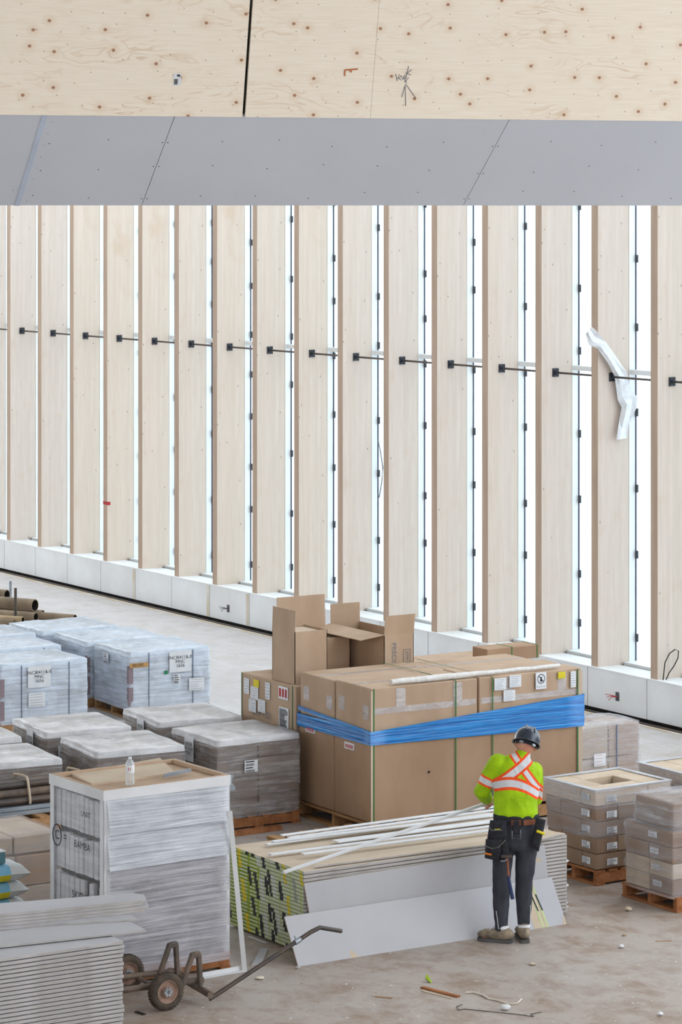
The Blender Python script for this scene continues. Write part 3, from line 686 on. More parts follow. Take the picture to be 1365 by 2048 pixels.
# stacked empty pallets carrying steel pipes and studs, behind the wrapped crate
gx0 = P(60, 1625, .5); sp_c = Vector((gx0.x, gx0.y+.02, 0))
for k in range(4):
    p = make_pallet(None, 1.1, .82, .135, 'pallet', 6); p.location = sp_c+Vector((.01*k, .0, .136*k)); p.rotation_euler = (0, 0, math.radians(1.5*k-2))
    tag(p, 'wooden pallet under the steel pipe bundle, %s' % ['lowest in its stack', 'second from the floor in its stack', 'third from the floor in its stack', 'topmost in its stack'][k], 'pallet', 'stacked pallets under the pipes')
zs = .136*4+.002
e = P(462, 1545, zs+.05)
yb = sp_c.y-.25
for k in range(5):
    yy = yb+.10*k; L0_, L1_ = sp_c.x-1.2, PY(466-3*k, 1540, yy).x
    m = MB(); cc = Vector(((L0_+L1_)/2, yy, zs)); hl = (L1_-L0_)/2
    m.b(-hl, hl, -.045, .045, 0, .0015); m.b(-hl, hl, -.045, -.0435, 0, .035); m.b(-hl, hl, .0435, .045, 0, .035)
    o = m.build('metal_stud', 'galv', loc=cc); tag(o, 'galvanised steel stud under the dark pipes, %s from the front' % ordw(k), 'metal stud', 'studs under the pipes')
    if k < 4:
        o2 = link('metal_stud', o.data); o2.location = cc+Vector((.03*k-.05, .02, .037)); tag(o2, 'galvanised steel stud in the upper layer below the dark pipes, %s from the front' % ordw(k), 'metal stud', 'studs under the pipes')
zp = zs+.075; rr = .036
for row in range(3):
    for k in range(5-row):
        yy = yb+.01+(k+.5*row)*2*rr; zz = zp+rr+row*rr*1.74
        x0 = sp_c.x-1.3+.06*((k*3+row) % 4); x1 = PY(258, 1522, yy).x+.1*((k+row) % 3)
        pipe('steel_pipe', 'dark steel pipe in the %s layer of the tied bundle, %s from the front' % (['lowest', 'middle', 'top'][row], ordw(k)), (x0, yy, zz), (x1, yy, zz), rr-.001, 'steel_rust' if (k+row) % 2 else 'steel_dark', .2, 'pipe', 'tied steel pipe bundle')
for x, lab in ((58, 'pale rope tied round the steel pipe bundle near the left edge'), (166, 'pale rope tied round the steel pipe bundle beside the crate')):
    q = PY(x, 1545, yb); pts = []
    # over the top and down both sides of the bundle, clear of pipes and studs
    for yy_, zz_ in ((-.038, .014), (-.040, .040), (-.030, .075), (.005, .135), (.042, .195), (.070, .222), (.110, .226), (.224, .226), (.266, .222), (.296, .195), (.333, .135), (.368, .075), (.378, .040), (.376, .014)): pts.append((.012*math.sin(yy_*20), yy_+.015, zz_))
    tag(MB().tube(pts, .011, 6).build('rope_tie', 'card_pale', loc=(q.x, yb-.015, zp)), lab, 'rope')
# carton load left of the crate
c, W, D, yaw = fit((14, 1670), (160, 1652), (-66, 1648), .80, 1.0, .8, 0.0)
t = thing('carton_load', 'film-wrapped brown carton load at the left edge beside the silver crate', 'pallet load', c+Vector((-.42, 0, 0)), yaw)
make_pallet(t, W, D, .13); stack(t, W, D, .135, .62, 2, 2, 2, ['card', 'card_pale'], 3, .012); stack(t, W*.8, D*.9, .625, .77, 2, 1, 1, ['card_pale'], 4, .012)
wrap(t, W, D, .13, .62, 'film_thin', 31, .01, .012, .01); wrap(t, W*.8, D*.9, .625, .77, 'film_thin', 32, .01, .01, .01)
# powder bags
M['bag'] = simple('bag_paper_white', S(206, 212, 216), S(190, 190, 188), (3, 3, 3), .6, .3); M['bag_blue'] = simple('bag_print_blue', S(92, 156, 194), S(120, 172, 200), (8, 8, 8), .5, .4); M['bag_teal'] = simple('bag_print_teal', S(92, 132, 142), rough=.5)
def bag_mesh():
    m = MB(); nx, ny = 14, 10; L, B, H = .56, .38, .125; vs_, fs = [], []
    for side in (0, 1):
        for j in range(ny+1):
            for i in range(nx+1):
                u, v = i/nx*2-1, j/ny*2-1; e = (1-abs(u)**5)*(1-abs(v)**5); z = H/2+(1 if side else -1)*H/2*e**.45
                z += .006*mnoise.noise(Vector((u*3, v*3, side*5))); vs_.append((u*L/2, v*B/2, max(0.0, z)))
    s1 = (nx+1)*(ny+1)
    for side in (0, 1):
        for j in range(ny):
            for i in range(nx):
                a = side*s1+j*(nx+1)+i; q = (a, a+1, a+nx+2, a+nx+1); fs.append(q if side else q[::-1])
    m.add(vs_, fs, 0, True)
    for p, f in enumerate(m.f):
        ii = (p % (nx*ny)) % nx; jj = (p % (nx*ny))//nx
        if p >= nx*ny and 4 <= ii <= 9: m.m[p] = 1
        if jj in (0, 1) and 4 <= ii <= 9: m.m[p] = 1 if p >= nx*ny else 2
    return m
q = P(64, 1768, .62); bag_me = None
bp = make_pallet(None, 1.0, .8, .13); bp.location = (q.x-.5, q.y+.3, 0); tag(bp, 'wooden pallet under the pile of powder bags at the left', 'pallet')
for k in range(5):
    if bag_me is None: o = bag_mesh().build('powder_bag', ['bag', 'bag_blue', 'yellow_label']); bag_me = o.data
    else: o = link('powder_bag', bag_me)
    o.location = (q.x-.28-.015*(k % 2), q.y+.2, .132+.128*k); o.rotation_euler = (0, 0, math.radians((-3, 2, -2, 3, -1)[k]))
    tag(o, 'paper powder bag with blue and yellow print, %s in its pile' % ['lowest', 'second from the bottom', 'third from the bottom', 'fourth from the bottom', 'topmost'][k], 'bag', 'powder bags')
m = MB(); m.box((0, 0, .045), (.5, .3, .09)); tb = m.build('teal_carton', 'bag_teal', loc=(q.x-.42, q.y+.25, .775), bevel=.006); tag(tb, 'flat teal carton lying on the powder bags at the left edge', 'box')
MB().b(-.25, .252, -.152, .15, .088, .096).build('lid', 'trim_white', tb)

# ------------------------------------------------------------------ drywall stacks
LG = .0285                                    # taped pairs of boards
def ragged_board(L, B, seed, mats=('board_face', 'board_edge', 'board_back')):
    m = MB(); h = LG-.0065; m.b(0, L, 0, B, 0, h, 1)
    m.m = [2 if i == 1 else 1 for i in range(6)]; m.m[2] = 1; return m
# near-left stack
e = P(247, 2112); zA = PY(247, 1880, e.y).z; nA = int(zA/LG); bm_A = None
for k in range(nA):
    jx = random.uniform(-.008, .008)
    if bm_A is None: rb = ragged_board(2.5, 1.15, 1); rb.m[1] = 0; o = rb.build('drywall_board', ['board_face', 'board_edge', 'board_back'], bevel=.002); bm_A = o.data
    else: o = link('drywall_board', bm_A)
    o.location = (e.x-2.5+jx, e.y+random.uniform(-.002, .002), .012+LG*k)
    tag(o, 'drywall board in the big stack at the bottom left, %s from the top' % ordw(nA-1-k), 'drywall', 'boards of the bottom left stack')
for k in range(3):
    o = MB().b(-.05, .05, 0, 1.1, 0, .011).build('batten', 'pallet', loc=(e.x-.3-.9*k, e.y+.02, 0)); tag(o, 'wooden batten under the bottom left drywall stack, %s from its right end' % ordw(k), 'batten')
zA = .012+LG*nA
def flat_piece(name, px, z, th, label, mats=('board_face', 'board_edge'), cat='drywall', group=None):
    """thin board whose outline (top face, pixels) lies at height z"""
    pts = [P(x, y, z+th) for x, y in px]; n = len(pts); c0 = sum(pts, Vector())/n; m = MB()
    top = [Vector((p.x-c0.x, p.y-c0.y, th)) for p in pts]; bot = [Vector((p.x, p.y, 0)) for p in top]
    m.add(top, [tuple(range(n))], 0); m.add(bot, [tuple(reversed(range(n)))], 0)
    for k in range(n): m.add([bot[k], bot[(k+1) % n], top[(k+1) % n], top[k]], [(0, 1, 2, 3)], 1)
    return tag(m.build(name, list(mats), loc=Vector((c0.x, c0.y, z))), label, cat, group)
flat_piece('drywall_board', [(-330, 1926), (-60, 1899), (293, 1860), (262, 1844), (236, 1836), (-60, 1868), (-330, 1893)], zA+.001, .012, 'white drywall board overhanging the right end of the bottom left stack', group='offcuts on the bottom left stack')
flat_piece('drywall_offcut', [(-250, 1880), (100, 1848), (278, 1838), (262, 1829), (150, 1831), (-250, 1866)], zA+.014, .012, 'narrow drywall offcut with torn end on the bottom left stack', group='offcuts on the bottom left stack')
for k in range(4):
    dx = (0, 8, -4, 3)[k]
    flat_piece('drywall_strip', [(-250, 1868-6.4*k+2), (100, 1838-6.4*k), (290+dx, 1818-6.4*k), (285+dx, 1808-6.4*k), (262+dx, 1805-6.4*k), (-250, 1843-6.4*k+2)], zA+.027+.020*k, .0185, 'long drywall strip piled on the bottom left stack, %s from below' % ordw(k), group='offcuts on the bottom left stack')
# central stack with the green taped ends
zJ = .648; c, W, D, yaw = fit((608, 1742), (1125, 1665), (482, 1690), zJ, 2.5, 1.12, math.radians(.5))
RJ = Matrix.Rotation(yaw, 3, 'Z'); OJ = c+RJ @ Vector((-W/2, -D/2, 0)); nJ = int((zJ-.02)/LG)
for k in range(3):
    o = MB().b(-.05, .05, 0, D, 0, .019).build('batten', 'pallet', loc=OJ+RJ @ Vector((.3+.95*k, .0, 0)), rz=yaw); tag(o, 'wooden batten under the green-taped drywall stack, %s from its left end' % ordw(k), 'batten')
board_J = None
TG = [simple('tape_green', S(150, 172, 44), rough=.5), simple('tape_pale', S(206, 208, 200), rough=.5), simple('tape_black', S(40, 42, 48), rough=.5), simple('tape_yellow', S(226, 200, 44), rough=.5), simple('tape_grey', S(160, 164, 150), rough=.5), simple('tape_palegreen', S(186, 196, 140), rough=.5)]
rnd = random.Random(23)
def tape_strip(k, x, sgn):
    """printed end tape: blocks of colour that drift from board to board"""
    m = MB(); z0, z1 = .0, LG-.0035; drift = -.0075*(nJ-1-k)
    y = .0; ph = .0
    # from the back (left in the photo) to the front
    def col(s):
        q = (s+drift) % 1.3
        for c0, w_, per, ph_, cl in ((.11, .05, 9, 0, 3), (.24, .045, 8, 3, 2), (.33, .045, 11, 5, 2), (.40, .05, 9, 2, 1), (.49, .045, 7, 1, 2), (.545, .04, 10, 6, 2), (.60, .05, 9, 4, 1), (.70, .05, 8, 2, 2), (.80, .035, 10, 1, 3), (.92, .05, 9, 5, 4), (1.05, .035, 12, 3, 3), (1.14, .045, 8, 0, 2)):
            if c0 < q < c0+w_ and (nJ-k+ph_) % per < per*.62: return cl
        return None
    n = 64
    for i in range(n):
        s = i/n; c_ = col(s*D); y1 = D*(1-s); y0 = D*(1-(i+1)/n); g = s < .42
        base = 0 if s < .40 else 5
        xx = x
        if c_ is None:
            m.add([(xx, y1, z0), (xx, y0, z0), (xx, y0, z1), (xx, y1, z1)], [(0, 1, 2, 3)], base)
            if i % 9 < 7: m.add([(xx-sgn*.0008, y1, z0+.009), (xx-sgn*.0008, y0, z0+.009), (xx-sgn*.0008, y0, z1-.006), (xx-sgn*.0008, y1, z1-.006)], [(0, 1, 2, 3)], 1)
        else:
            m.add([(xx, y1, z0), (xx, y0, z0), (xx, y0, z1), (xx, y1, z1)], [(0, 1, 2, 3)], c_)
    return m
tj = simple('tape_white', S(214, 214, 214))
for k in range(nJ):
    t = thing('drywall_board', 'drywall board with printed end tape in the central stack, %s from the top' % ordw(nJ-1-k), 'drywall', OJ+RJ @ Vector((0, 0, .02+LG*k)), yaw, 'boards of the central green-taped stack')
    jx = rnd.uniform(-.004, .004)
    if board_J is None: o = ragged_board(W, D, 2).build('board', ['board_face', 'board_edge', 'board_back'], t, bevel=.0015); board_J = o.data
    else: o = link('board', board_J, t)
    tape_strip(k, -.002, 1).build('end_tape', TG, t)
    m = MB(); m.b(W, W+.0015, 0, D, 0, LG-.004)
    for q in range(4):
        y = rnd.uniform(.0, .3); m.add([(W+.001, y, .002), (W+.001, y+.08, .004), (W+.02+.02*rnd.random(), y+.03, .02), (W+.03, y, .012)], [(0, 1, 2, 3)], 0)
    m.build('torn_tape', [tj, TG[5]], t)
zJ = .02+LG*nJ
def LJ(x, y, z): return OJ+RJ @ Vector((x, y, z))
flat_piece('drywall_board', [(628, 1733), (880, 1700), (1080, 1678), (1130, 1666), (1085, 1660), (1050, 1662), (900, 1682), (720, 1707), (640, 1722)], zJ+.0005, .012, 'tan-faced drywall board with curled end on top of the central stack', ('board_back', 'board_edge'))
zT = zJ+.013
for k, (a, b, wd_, z, lab) in enumerate([((563, 1671), (1000, 1612), .05, zT, 'white strip farthest back on the central drywall stack'), ((577, 1676), (1005, 1618), .05, zT+.013, 'white strip second from the back on the central drywall stack'),
        ((533, 1689), (1002, 1626), .05, zT, 'white strip reaching farthest left on the central drywall stack'), ((545, 1683), (1000, 1630), .045, zT+.013, 'white strip third from the back on the central drywall stack'),
        ((672, 1683), (1004, 1640), .10, zT, 'broad white strip in the middle of the central drywall stack'), ((540, 1709), (1002, 1650), .05, zT, 'thin white strip second from the front on the central drywall stack'),
        ((605, 1708), (1000, 1658), .055, zT+.013, 'white strip nearest the front on the central drywall stack')]):
    p0, p1 = P(*a, z+.006), P(*b, z+.006); cc = (p0+p1)/2; m = MB(); m.bar(p0-cc, p1-cc, wd_, .011)
    tag(m.build('white_strip', 'trim_white', loc=cc, bevel=.002), lab, 'strip', 'white strips on the central stack')
# boards leaning against the front of the stack (outline from floor line and their own height)
def lean(label, bl, br, tl, hgt_l, hgt_r, back, th=.0125, z0=0.0, tan=None, group='boards leaning on the central stack', cut=0.0):
    a, b = P(*bl, z0), P(*br, z0); u = (b-a).normalized(); nb = Vector((-u.y, u.x, 0)); cc = (a+b)/2
    p = [a, b, b+nb*back*hgt_r/hgt_l+Vector((0, 0, hgt_r)), a+nb*back+Vector((0, 0, hgt_l))]
    up = (p[3]-p[0]).normalized(); nn = u.cross(up).normalized()
    if nn.dot(nb) > 0: nn = -nn
    t = thing('leaning_board', label, 'drywall', cc, 0, group)
    m = MB(); q = [x-cc for x in p]; bk = [x-nn*th for x in q]
    m.add(q, [(0, 1, 2, 3)], 0); m.add(bk, [(3, 2, 1, 0)], 1)
    for k in range(4): m.add([bk[k], bk[(k+1) % 4], q[(k+1) % 4], q[k]], [(0, 1, 2, 3)], 1)
    m.build('sheet', ['board_face', 'board_back'], t)
    return t, q, nn
t, q, nn = lean('lower leaning drywall board with a chipped bottom edge, behind the worker\'s feet', (597, 1933), (1134, 1848), None, .335, .335, .20)
# chipped edge and printed strips on the right part
def bil(q, s, v, n, off): a = q[0].lerp(q[1], s); b = q[3].lerp(q[2], s); return a.lerp(b, v)+n*off
m = MB(); m.add([bil(q, s, v, nn, .001) for s, v in ((.19, 0), (.215, 0), (.205, .10), (.195, .16), (.188, .12))], [(0, 1, 2, 3, 4)]); m.build('chip', 'board_back', t)
for s0, s1, mt, nm in ((.875, .905, 'board_back', 'bare_strip'), (.906, .914, TG[5], 'printed_tape'), (.914, .922, 'board_back', 'bare_strip'), (.923, .931, TG[5], 'printed_tape')):
    m = MB(); m.add([bil(q, s, v, nn, .0012) for s, v in ((s0, 0), (s1, 0), (s1-.012, 1), (s0-.012, 1))], [(0, 1, 2, 3)]); o = m.build(nm, mt, t)
    if nm == 'printed_tape':
        m = MB(); m.add([bil(q, s, v, nn, .002) for s, v in ((s0, .35), (s1-.003, .35), (s1-.010, .7), (s0-.008, .7))], [(0, 1, 2, 3)]); m.build('print', 'ink', o)
m = MB(); m.add([bil(q, s, v, nn, .0012) for s, v in ((.985, 0), (1, 0), (1, .2))], [(0, 1, 2)]); m.build('chip', 'board_back', t)
zb2 = .385
a, b = P(612, 1825, 0), None
def lean2():
    # upper board stands on the lower one's back, against the stack
    pl_ = [PDJ(x, y) for x, y in ((620, 1829), (1098, 1762), (1090, 1690), (609, 1767))]
    return pl_
def PDJ(x, y, off=-.035):                     # on the vertical plane just in front of the stack's long side
    nrm = RJ @ Vector((0, -1, 0)); o = LJ(0, off, 0); r = ray(x, y); c_ = Vector((0, 0, HC)); return c_+r*((o-c_).dot(nrm)/r.dot(nrm))
p = lean2(); cc = sum(p, Vector())/4; t = thing('leaning_board', 'upper leaning drywall board against the side of the central stack', 'drywall', cc, 0, 'boards leaning on the central stack')
nf = RJ @ Vector((0, 1, 0)); q = [x-cc for x in p]; bk = [x+nf*.0125 for x in q]; m = MB(); m.add(q, [(0, 1, 2, 3)], 0); m.add(bk, [(3, 2, 1, 0)], 1)
for k in range(4): m.add([bk[k], bk[(k+1) % 4], q[(k+1) % 4], q[k]], [(0, 1, 2, 3)], 1)
m.build('sheet', ['board_face', 'board_back'], t)
m = MB(); m.add([bil(q, s, v, -nf, .001) for s, v in ((.86, 1), (.90, .88), (.985, .6), (.97, .55), (.88, .8))], [(0, 1, 2, 3, 4)]); m.build('tear', 'board_back', t)
m = MB(); m.add([bil(q, s, v, -nf, .001) for s, v in ((0, 0), (.07, 0), (.02, .07))], [(0, 1, 2)]); m.build('chip', 'board_back', t)
p = [PDJ(x, y, -.06) for x, y in ((1060, 1770), (1128, 1760), (1124, 1755), (1060, 1764))]

# loose pallet and plank on the floor between the stack and the carton crate
p = make_pallet(None, .95, .75, .12, 'pallet', 6); q = P(668, 1700); p.location = (q.x, q.y, 0); p.rotation_euler = (0, 0, math.radians(4)); tag(p, 'low wooden pallet on the floor in front of the blue-banded crate', 'pallet')
a, b_ = P(462, 1672), P(560, 1659); cc = (a+b_)/2; m = MB(); m.bar(a-cc+Vector((0, 0, .02)), b_-cc+Vector((0, 0, .02)), .09, .038); tag(m.build('wood_plank', 'pallet_red', loc=cc), 'reddish wood plank lying on the floor behind the green-taped stack', 'plank')

# ------------------------------------------------------------------ big blue-banded carton crate
zF = 1.362; c, W, D, yaw = fit((742, 1378), (1163, 1335), (602, 1340), zF, 2.36, 1.28, math.radians(-.6))
RF = Matrix.Rotation(yaw, 3, 'Z'); OF = c
t = thing('carton_crate', 'big strapped carton crate wrapped with a bright blue film band', 'pallet load', c, yaw)
make_pallet(t, W+.04, D+.04, .14, 'pallet', 9); zl0 = .145; zmid = zF-.40
for j in (0, 1):
    y0 = -D/2+j*D/2
    o = MB().b(-W/2, W/2, y0+.006, y0+D/2-.006, zl0, zmid-.003).build('lower_carton', 'card_dark', t, bevel=.008)
    for i in (0, 1):
        x0 = -W/2+i*W/2; dz = (.0, -.012)[j] if i == 0 else (.004, -.02)[j]; ox = -.03 if j == 1 and i == 0 else 0
        u = MB().b(x0+.008+ox*0, x0+W/2-.008, y0+.012, y0+D/2-.012, zmid, zF+dz).build('upper_carton', 'card', t, bevel=.008)
        MB().b(x0+.02, x0+W/2-.02, y0+D/4-.03, y0+D/4+.03, zF+dz, zF+dz+.0015).build('packing_tape', 'tape_clear', u)
        if j == 0:
            MB().b(x0+.03, x0+W/2-.03, y0+.010, y0+.0118, zmid+.16, zmid+.215).build('packing_tape', 'tape_clear', u)
            for xx in (x0+.33, x0+.95): MB().b(xx-.05, xx+.05, y0+.0095, y0+.0115, zmid+.2, zF+dz-.02).build('packing_tape', 'tape_clear', u)
        if i == 0:
            for yy, zz in ((y0+.1, zmid+.17), (y0+.52, zmid+.2)): MB().b(x0+.0055, x0+.0075, yy-.055, yy+.045, zz-.06, zz+.07).build('packing_tape', 'tape_clear', u)
m = MB(); m.b(-W/2+.0, -W/2+.035, -D/2-.004, -D/2+.0, zl0, zF-.02); m.build('corner_board', 'card_pale', t)
m = MB(); m.b(W/2-.05, W/2-.004, -D/2-.004, -D/2+.0, zl0, zF-.02); m.build('corner_board', 'card_pale', t)
# blue film band: edges follow the photograph along the two visible sides, level round the back
def bandz(px, y_top, y_bot, D_): 
    return PD(px, y_top, D_).z, PD(px, y_bot, D_).z
dN = P(742, 1378, zF).dot(CF); dL = P(602, 1340, zF).dot(CF); dR = P(1163, 1335, zF).dot(CF)
zs_ = {'L': bandz(592, 1424, 1450, dL), 'N': bandz(742, 1464, 1491, dN), 'R': bandz(1167, 1386, 1450, dR)}
path = [('L', Vector((-W/2, D/2, 0))), ('N', Vector((-W/2, -D/2, 0))), ('R', Vector((W/2, -D/2, 0))), ('R', Vector((W/2, D/2, 0))), ('L', Vector((-W/2, D/2, 0)))]
m = MB(); vs_, fs = [], []; NR = 9
for k in range(4):
    (ka, a), (kb, b) = path[k], path[k+1]
    for i in range(13):
        s = i/12; p = a.lerp(b, s); zt_ = zs_[ka][0]*(1-s)+zs_[kb][0]*s; zb_ = zs_[ka][1]*(1-s)+zs_[kb][1]*s
        nn = Vector((p.x/(W/2) if abs(abs(p.x)-W/2) < 1e-6 else 0, p.y/(D/2) if abs(abs(p.y)-D/2) < 1e-6 else 0, 0))
        for j in range(NR):
            vs_.append(p+nn*(.011+.004*((j*7+i//4) % 3)/2)+Vector((0, 0, zb_+(zt_-zb_)*j/(NR-1))))
n = len(vs_)//NR
for i in range(n-1):
    for j in range(NR-1): fs.append((i*NR+j, (i+1)*NR+j, (i+1)*NR+j+1, i*NR+j+1))
m.add(vs_, fs, 0, True); m.build('blue_film', 'film_bluestrong', t)
m = MB(); za, zb_ = zs_['L'][0]+.07, zs_['N'][0]; vs_ = [(-W/2-.009, D/2, za), (-W/2-.009, D/2, za-.04), (-W/2-.009, -D/2, zb_-.03), (-W/2-.009, -D/2, zb_+.005)]; m.add(vs_, [(0, 1, 2, 3)]); m.build('blue_film_tail', 'film_bluestrong', t)
def strapF(x, z0, z1, w=.011): MB().b(x-w/2, x+w/2, -D/2-.008, -D/2-.004, z0, z1).build('green_strap', 'strap_green', t)
def lx(px): return (RF.inverted() @ (PY(px, 1450, (c+RF @ Vector((0, -D/2, 0))).y)-c)).x
for px in (912, 985): strapF(lx(px), zl0, zF)
strapF(-W/2+.03, zl0, zF); strapF(W/2-.06, zl0, zF)
for px in (912, 985): x = lx(px); MB().b(x-.005, x+.005, -D/2, D/2, zF+.002, zF+.004).build('green_strap', 'strap_green', t)
zlab = zF-.12
for px, py, w, h, kind in ((1000, 1368, .13, .11, 'lab'), (1030, 1362, .13, .11, 'lab'), (1018, 1391, .13, .1, 'lab'), (1081, 1361, .12, .155, 'sign'), (1122, 1350, .08, .06, 'yel'), (1145, 1358, .06, .15, 'lab')):
    q = RF.inverted() @ (PY(px, py, (c+RF @ Vector((0, -D/2, 0))).y)-c)
    s = sheet(t, {'lab': 'paper_label', 'sign': 'warning_sign', 'yel': 'yellow_label'}[kind], (q.x, -D/2-.006+.004, q.z), '-y', w, h, 'yellow_label' if kind == 'yel' else 'paper', .008)
    if kind == 'lab': o = lines(s, '-y', w, h, 6, px); o.location = (0, -.006, 0)
    elif kind == 'yel': o = lines(s, '-y', w, h, 3, px); o.location = (0, -.006, 0)
    else:
        m = MB(); R_ = .045; n = 24
        ring = [(R_*k_*math.cos(2*math.pi*i/n), -.009, .018+R_*k_*math.sin(2*math.pi*i/n)) for k_ in (1, .84) for i in range(n)]
        m.add(ring, [(i, (i+1) % n, n+(i+1) % n, n+i) for i in range(n)]); m.bar((-.03, -.009, .048), (.03, -.009, -.012), .001, .007, up=(0, 0, 1))
        m.b(-.012, .012, -.0092, -.0088, -.008, .016); m.b(-.008, .008, -.0092, -.0088, .02, .036); m.build('no_stacking_mark', 'ink', s)
        text('DO NOT STACK', .0135, s, (0, -.0095, -.056), RX)
for y_, z_ in ((.42, zmid-.17), (-.28, zmid-.22)):
    s = sheet(t, 'handling_label', (-W/2-.001, y_, z_+.05), '-x', .16, .06, 'paper', .01); m = MB()
    for k in range(4): m.b(-.0115, -.011, -.065+.035*k, -.045+.035*k, -.02, .015)
    m.build('print', 'red_ink', s)
MB().lathe([(0, 0), (.012, 0)], 8, Matrix.Translation((-.55, -D/2-.001, .55)) @ Matrix.Rotation(math.pi/2, 4, 'X')).build('scuff', 'gap_dark', t)
# white rolled sheeting lying along the top
a, b = P(783, 1365, zF+.03), P(1120, 1332, zF+.03); cc = (a+b)/2; pts, rs = [], []
for k in range(13):
    s = k/12; pts.append(a.lerp(b, s)-cc+Vector((0, .004*math.sin(k*1.7), .002*math.sin(k*2.3)))); rs.append(.020+.010*math.sin(math.pi*min(1, s*1.4+.15))+.003*math.sin(k*3.1))
o = MB().tube(pts, rs, 10).build('sheeting_roll', simple('white_plastic_sheeting', S(222, 218, 214), S(204, 198, 192), (30, 30, 30), .45, .4, bump=.5), loc=cc); o.location.z = zF+.033; tag(o, 'long white roll of plastic sheeting lying on the big carton crate', 'roll')
# ---- second crate behind it
D2 = 1.05; z2 = 1.20; W2 = 2.9; C2 = OF+RF @ Vector((-W/2+W2/2-.0, D/2+.07+D2/2, 0))
t2 = thing('carton_crate', 'carton crate with many labels behind the blue-banded one, open boxes on top', 'pallet load', C2, yaw)
make_pallet(t2, W2, D2, .14, 'pallet', 9)
for i in range(3): MB().b(-W2/2+W2/3*i+.006, -W2/2+W2/3*(i+1)-.006, -D2/2+.004, D2/2-.004, .145, z2).build('carton', 'card', t2, bevel=.008)
def L2(px, py): return RF.inverted() @ (PX(px, py, (C2+RF @ Vector((-W2/2, 0, 0))).x)-C2)
for px, py, w, h, kd in ((493, 1372, .1, .15, 'l'), (513, 1367, .10, .07, 'y'), (509, 1386, .15, .12, 'l'), (536, 1382, .09, .16, 'l'), (568, 1386, .18, .12, 'r'), (505, 1411, .14, .12, 'l'), (524, 1412, .14, .12, 'l'), (569, 1436, .18, .2, 'b')):
    q = L2(px, py); s = sheet(t2, 'paper_label' if kd != 'y' else 'yellow_label', (-W2/2-.001, q.y, q.z), '-x', w, h, 'yellow_label' if kd == 'y' else 'paper', .003)
    if kd == 'r':
        m = MB()
        for k in range(3): m.b(-.0045, -.004, -.07+.055*k, -.035+.055*k, -.04, .04)
        m.build('print', 'red_ink', s)
    elif kd != 'y': o = lines(s, '-x', w, h, 7 if kd == 'b' else 5, px, bars=(kd == 'b')); o.location = (-.002, 0, 0)
q = L2(530, 1430); text('UHF 1321', .09, t2, (-W2/2-.003, q.y+.05, q.z), RLX, 'ink_grey')
for px in (483, 586): q = L2(px, 1400); MB().b(-W2/2-.003, -W2/2, q.y-.005, q.y+.005, .15, z2).build('green_strap', 'strap_green', t2)
wr = MB().b(W2/2+.001, W2/2+.008, -D2/2, D2/2, .5, .95).build('film_tail', 'film_grey', t2)
# open cartons standing on it
def open_carton(name, label, loc, w, d, h, flaps, rz=0, mat='card', fill=None):
    """four walls, floor and flaps; flaps: side -> (length, lean outward in degrees)"""
    t = thing(name, label, 'carton', loc, rz, 'open cartons'); th = .006
    MB().b(-w/2, w/2, -d/2, d/2, 0, th).build('bottom', mat, t)
    for nm, (x0, x1, y0, y1) in (('f', (-w/2, w/2, -d/2, -d/2+th)), ('b', (-w/2, w/2, d/2-th, d/2)), ('l', (-w/2, -w/2+th, -d/2, d/2)), ('r', (w/2-th, w/2, -d/2, d/2))):
        o = MB().b(x0, x1, y0, y1, th, h).build('side', mat, t)
        if nm in flaps:
            L, a, tp = flaps[nm]; a = math.radians(a); ca, sa = math.cos(a)*L, math.sin(a)*L
            ex = {'f': Vector((0, -1, 0)), 'b': Vector((0, 1, 0)), 'l': Vector((-1, 0, 0)), 'r': Vector((1, 0, 0))}[nm]; al = Vector((ex.y, -ex.x, 0)); hw = (w if nm in 'fb' else d)/2; ce = ex*((d if nm in 'fb' else w)/2)+Vector((0, 0, h))
            tip = ex*sa+Vector((0, 0, ca)); nn = al.cross(tip).normalized()*th
            A, B, C_, D_ = ce-al*hw, ce+al*hw, ce+al*(hw-tp)+tip, ce-al*(hw-tp)+tip
            MB().hexa([A, B, B+nn, A+nn, D_, C_, C_+nn, D_+nn]).build('flap', 'card_pale' if nm == 'f' and a > 1.2 else mat, o)
    if fill:
        MB().b(-w/2+.008, w/2-.008, -d/2+.008, d/2-.008, h*fill-.02, h*fill).build('paper_fill', 'card_pale', t)
    return t
q = P(590, 1370, z2+.002)
wA, dA, hA = .36, .42, .50
open_carton('open_carton', 'narrow brown carton with one upright flap at the left end of the rear crate', Vector((q.x+wA/2, q.y+dA/2, z2+.002)), wA, dA, hA, {'l': (.20, -2, 0)}, 0, 'card', .96)
wE, dE, hE = .55, .46, .34
open_carton('open_carton', 'long open carton with upright back flaps behind the narrow one', Vector((q.x+wE/2+.35, q.y+dA+.03+dE/2, z2+.002)), wE, dE, hE, {'b': (.36, 3, 0)}, 0, 'card', .96)
q = Vector((15.62, 24.27, 0))
wB, dB, hB = .34, .98, .40
tB = open_carton('open_carton', 'wide open carton with its front flap folded out, behind the blue-banded crate', Vector((q.x+wB/2, q.y+dB/2, z2+.002)), wB, dB, hB, {'l': (.24, 100, .06), 'f': (.19, 8, .0), 'b': (.19, 2, 0)}, 0, 'card')
text('PRECISE', .07, tB, (-.06, -dB/2-.003, .2), (math.pi/2, math.pi/2, 0), 'ink_grey'); 
m = MB()
for (x0, x1, z0, z1) in ((.05, .13, .12, .124), (.05, .13, .246, .25), (.05, .054, .12, .25), (.126, .13, .12, .25)): m.b(x0, x1, -dB/2-.003, -dB/2-.001, z0, z1)
m.build('stamp', 'ink_grey', tB); text('XPM', .05, tB, (.09, -dB/2-.003, .185), (math.pi/2, math.pi/2, 0), 'ink_grey')
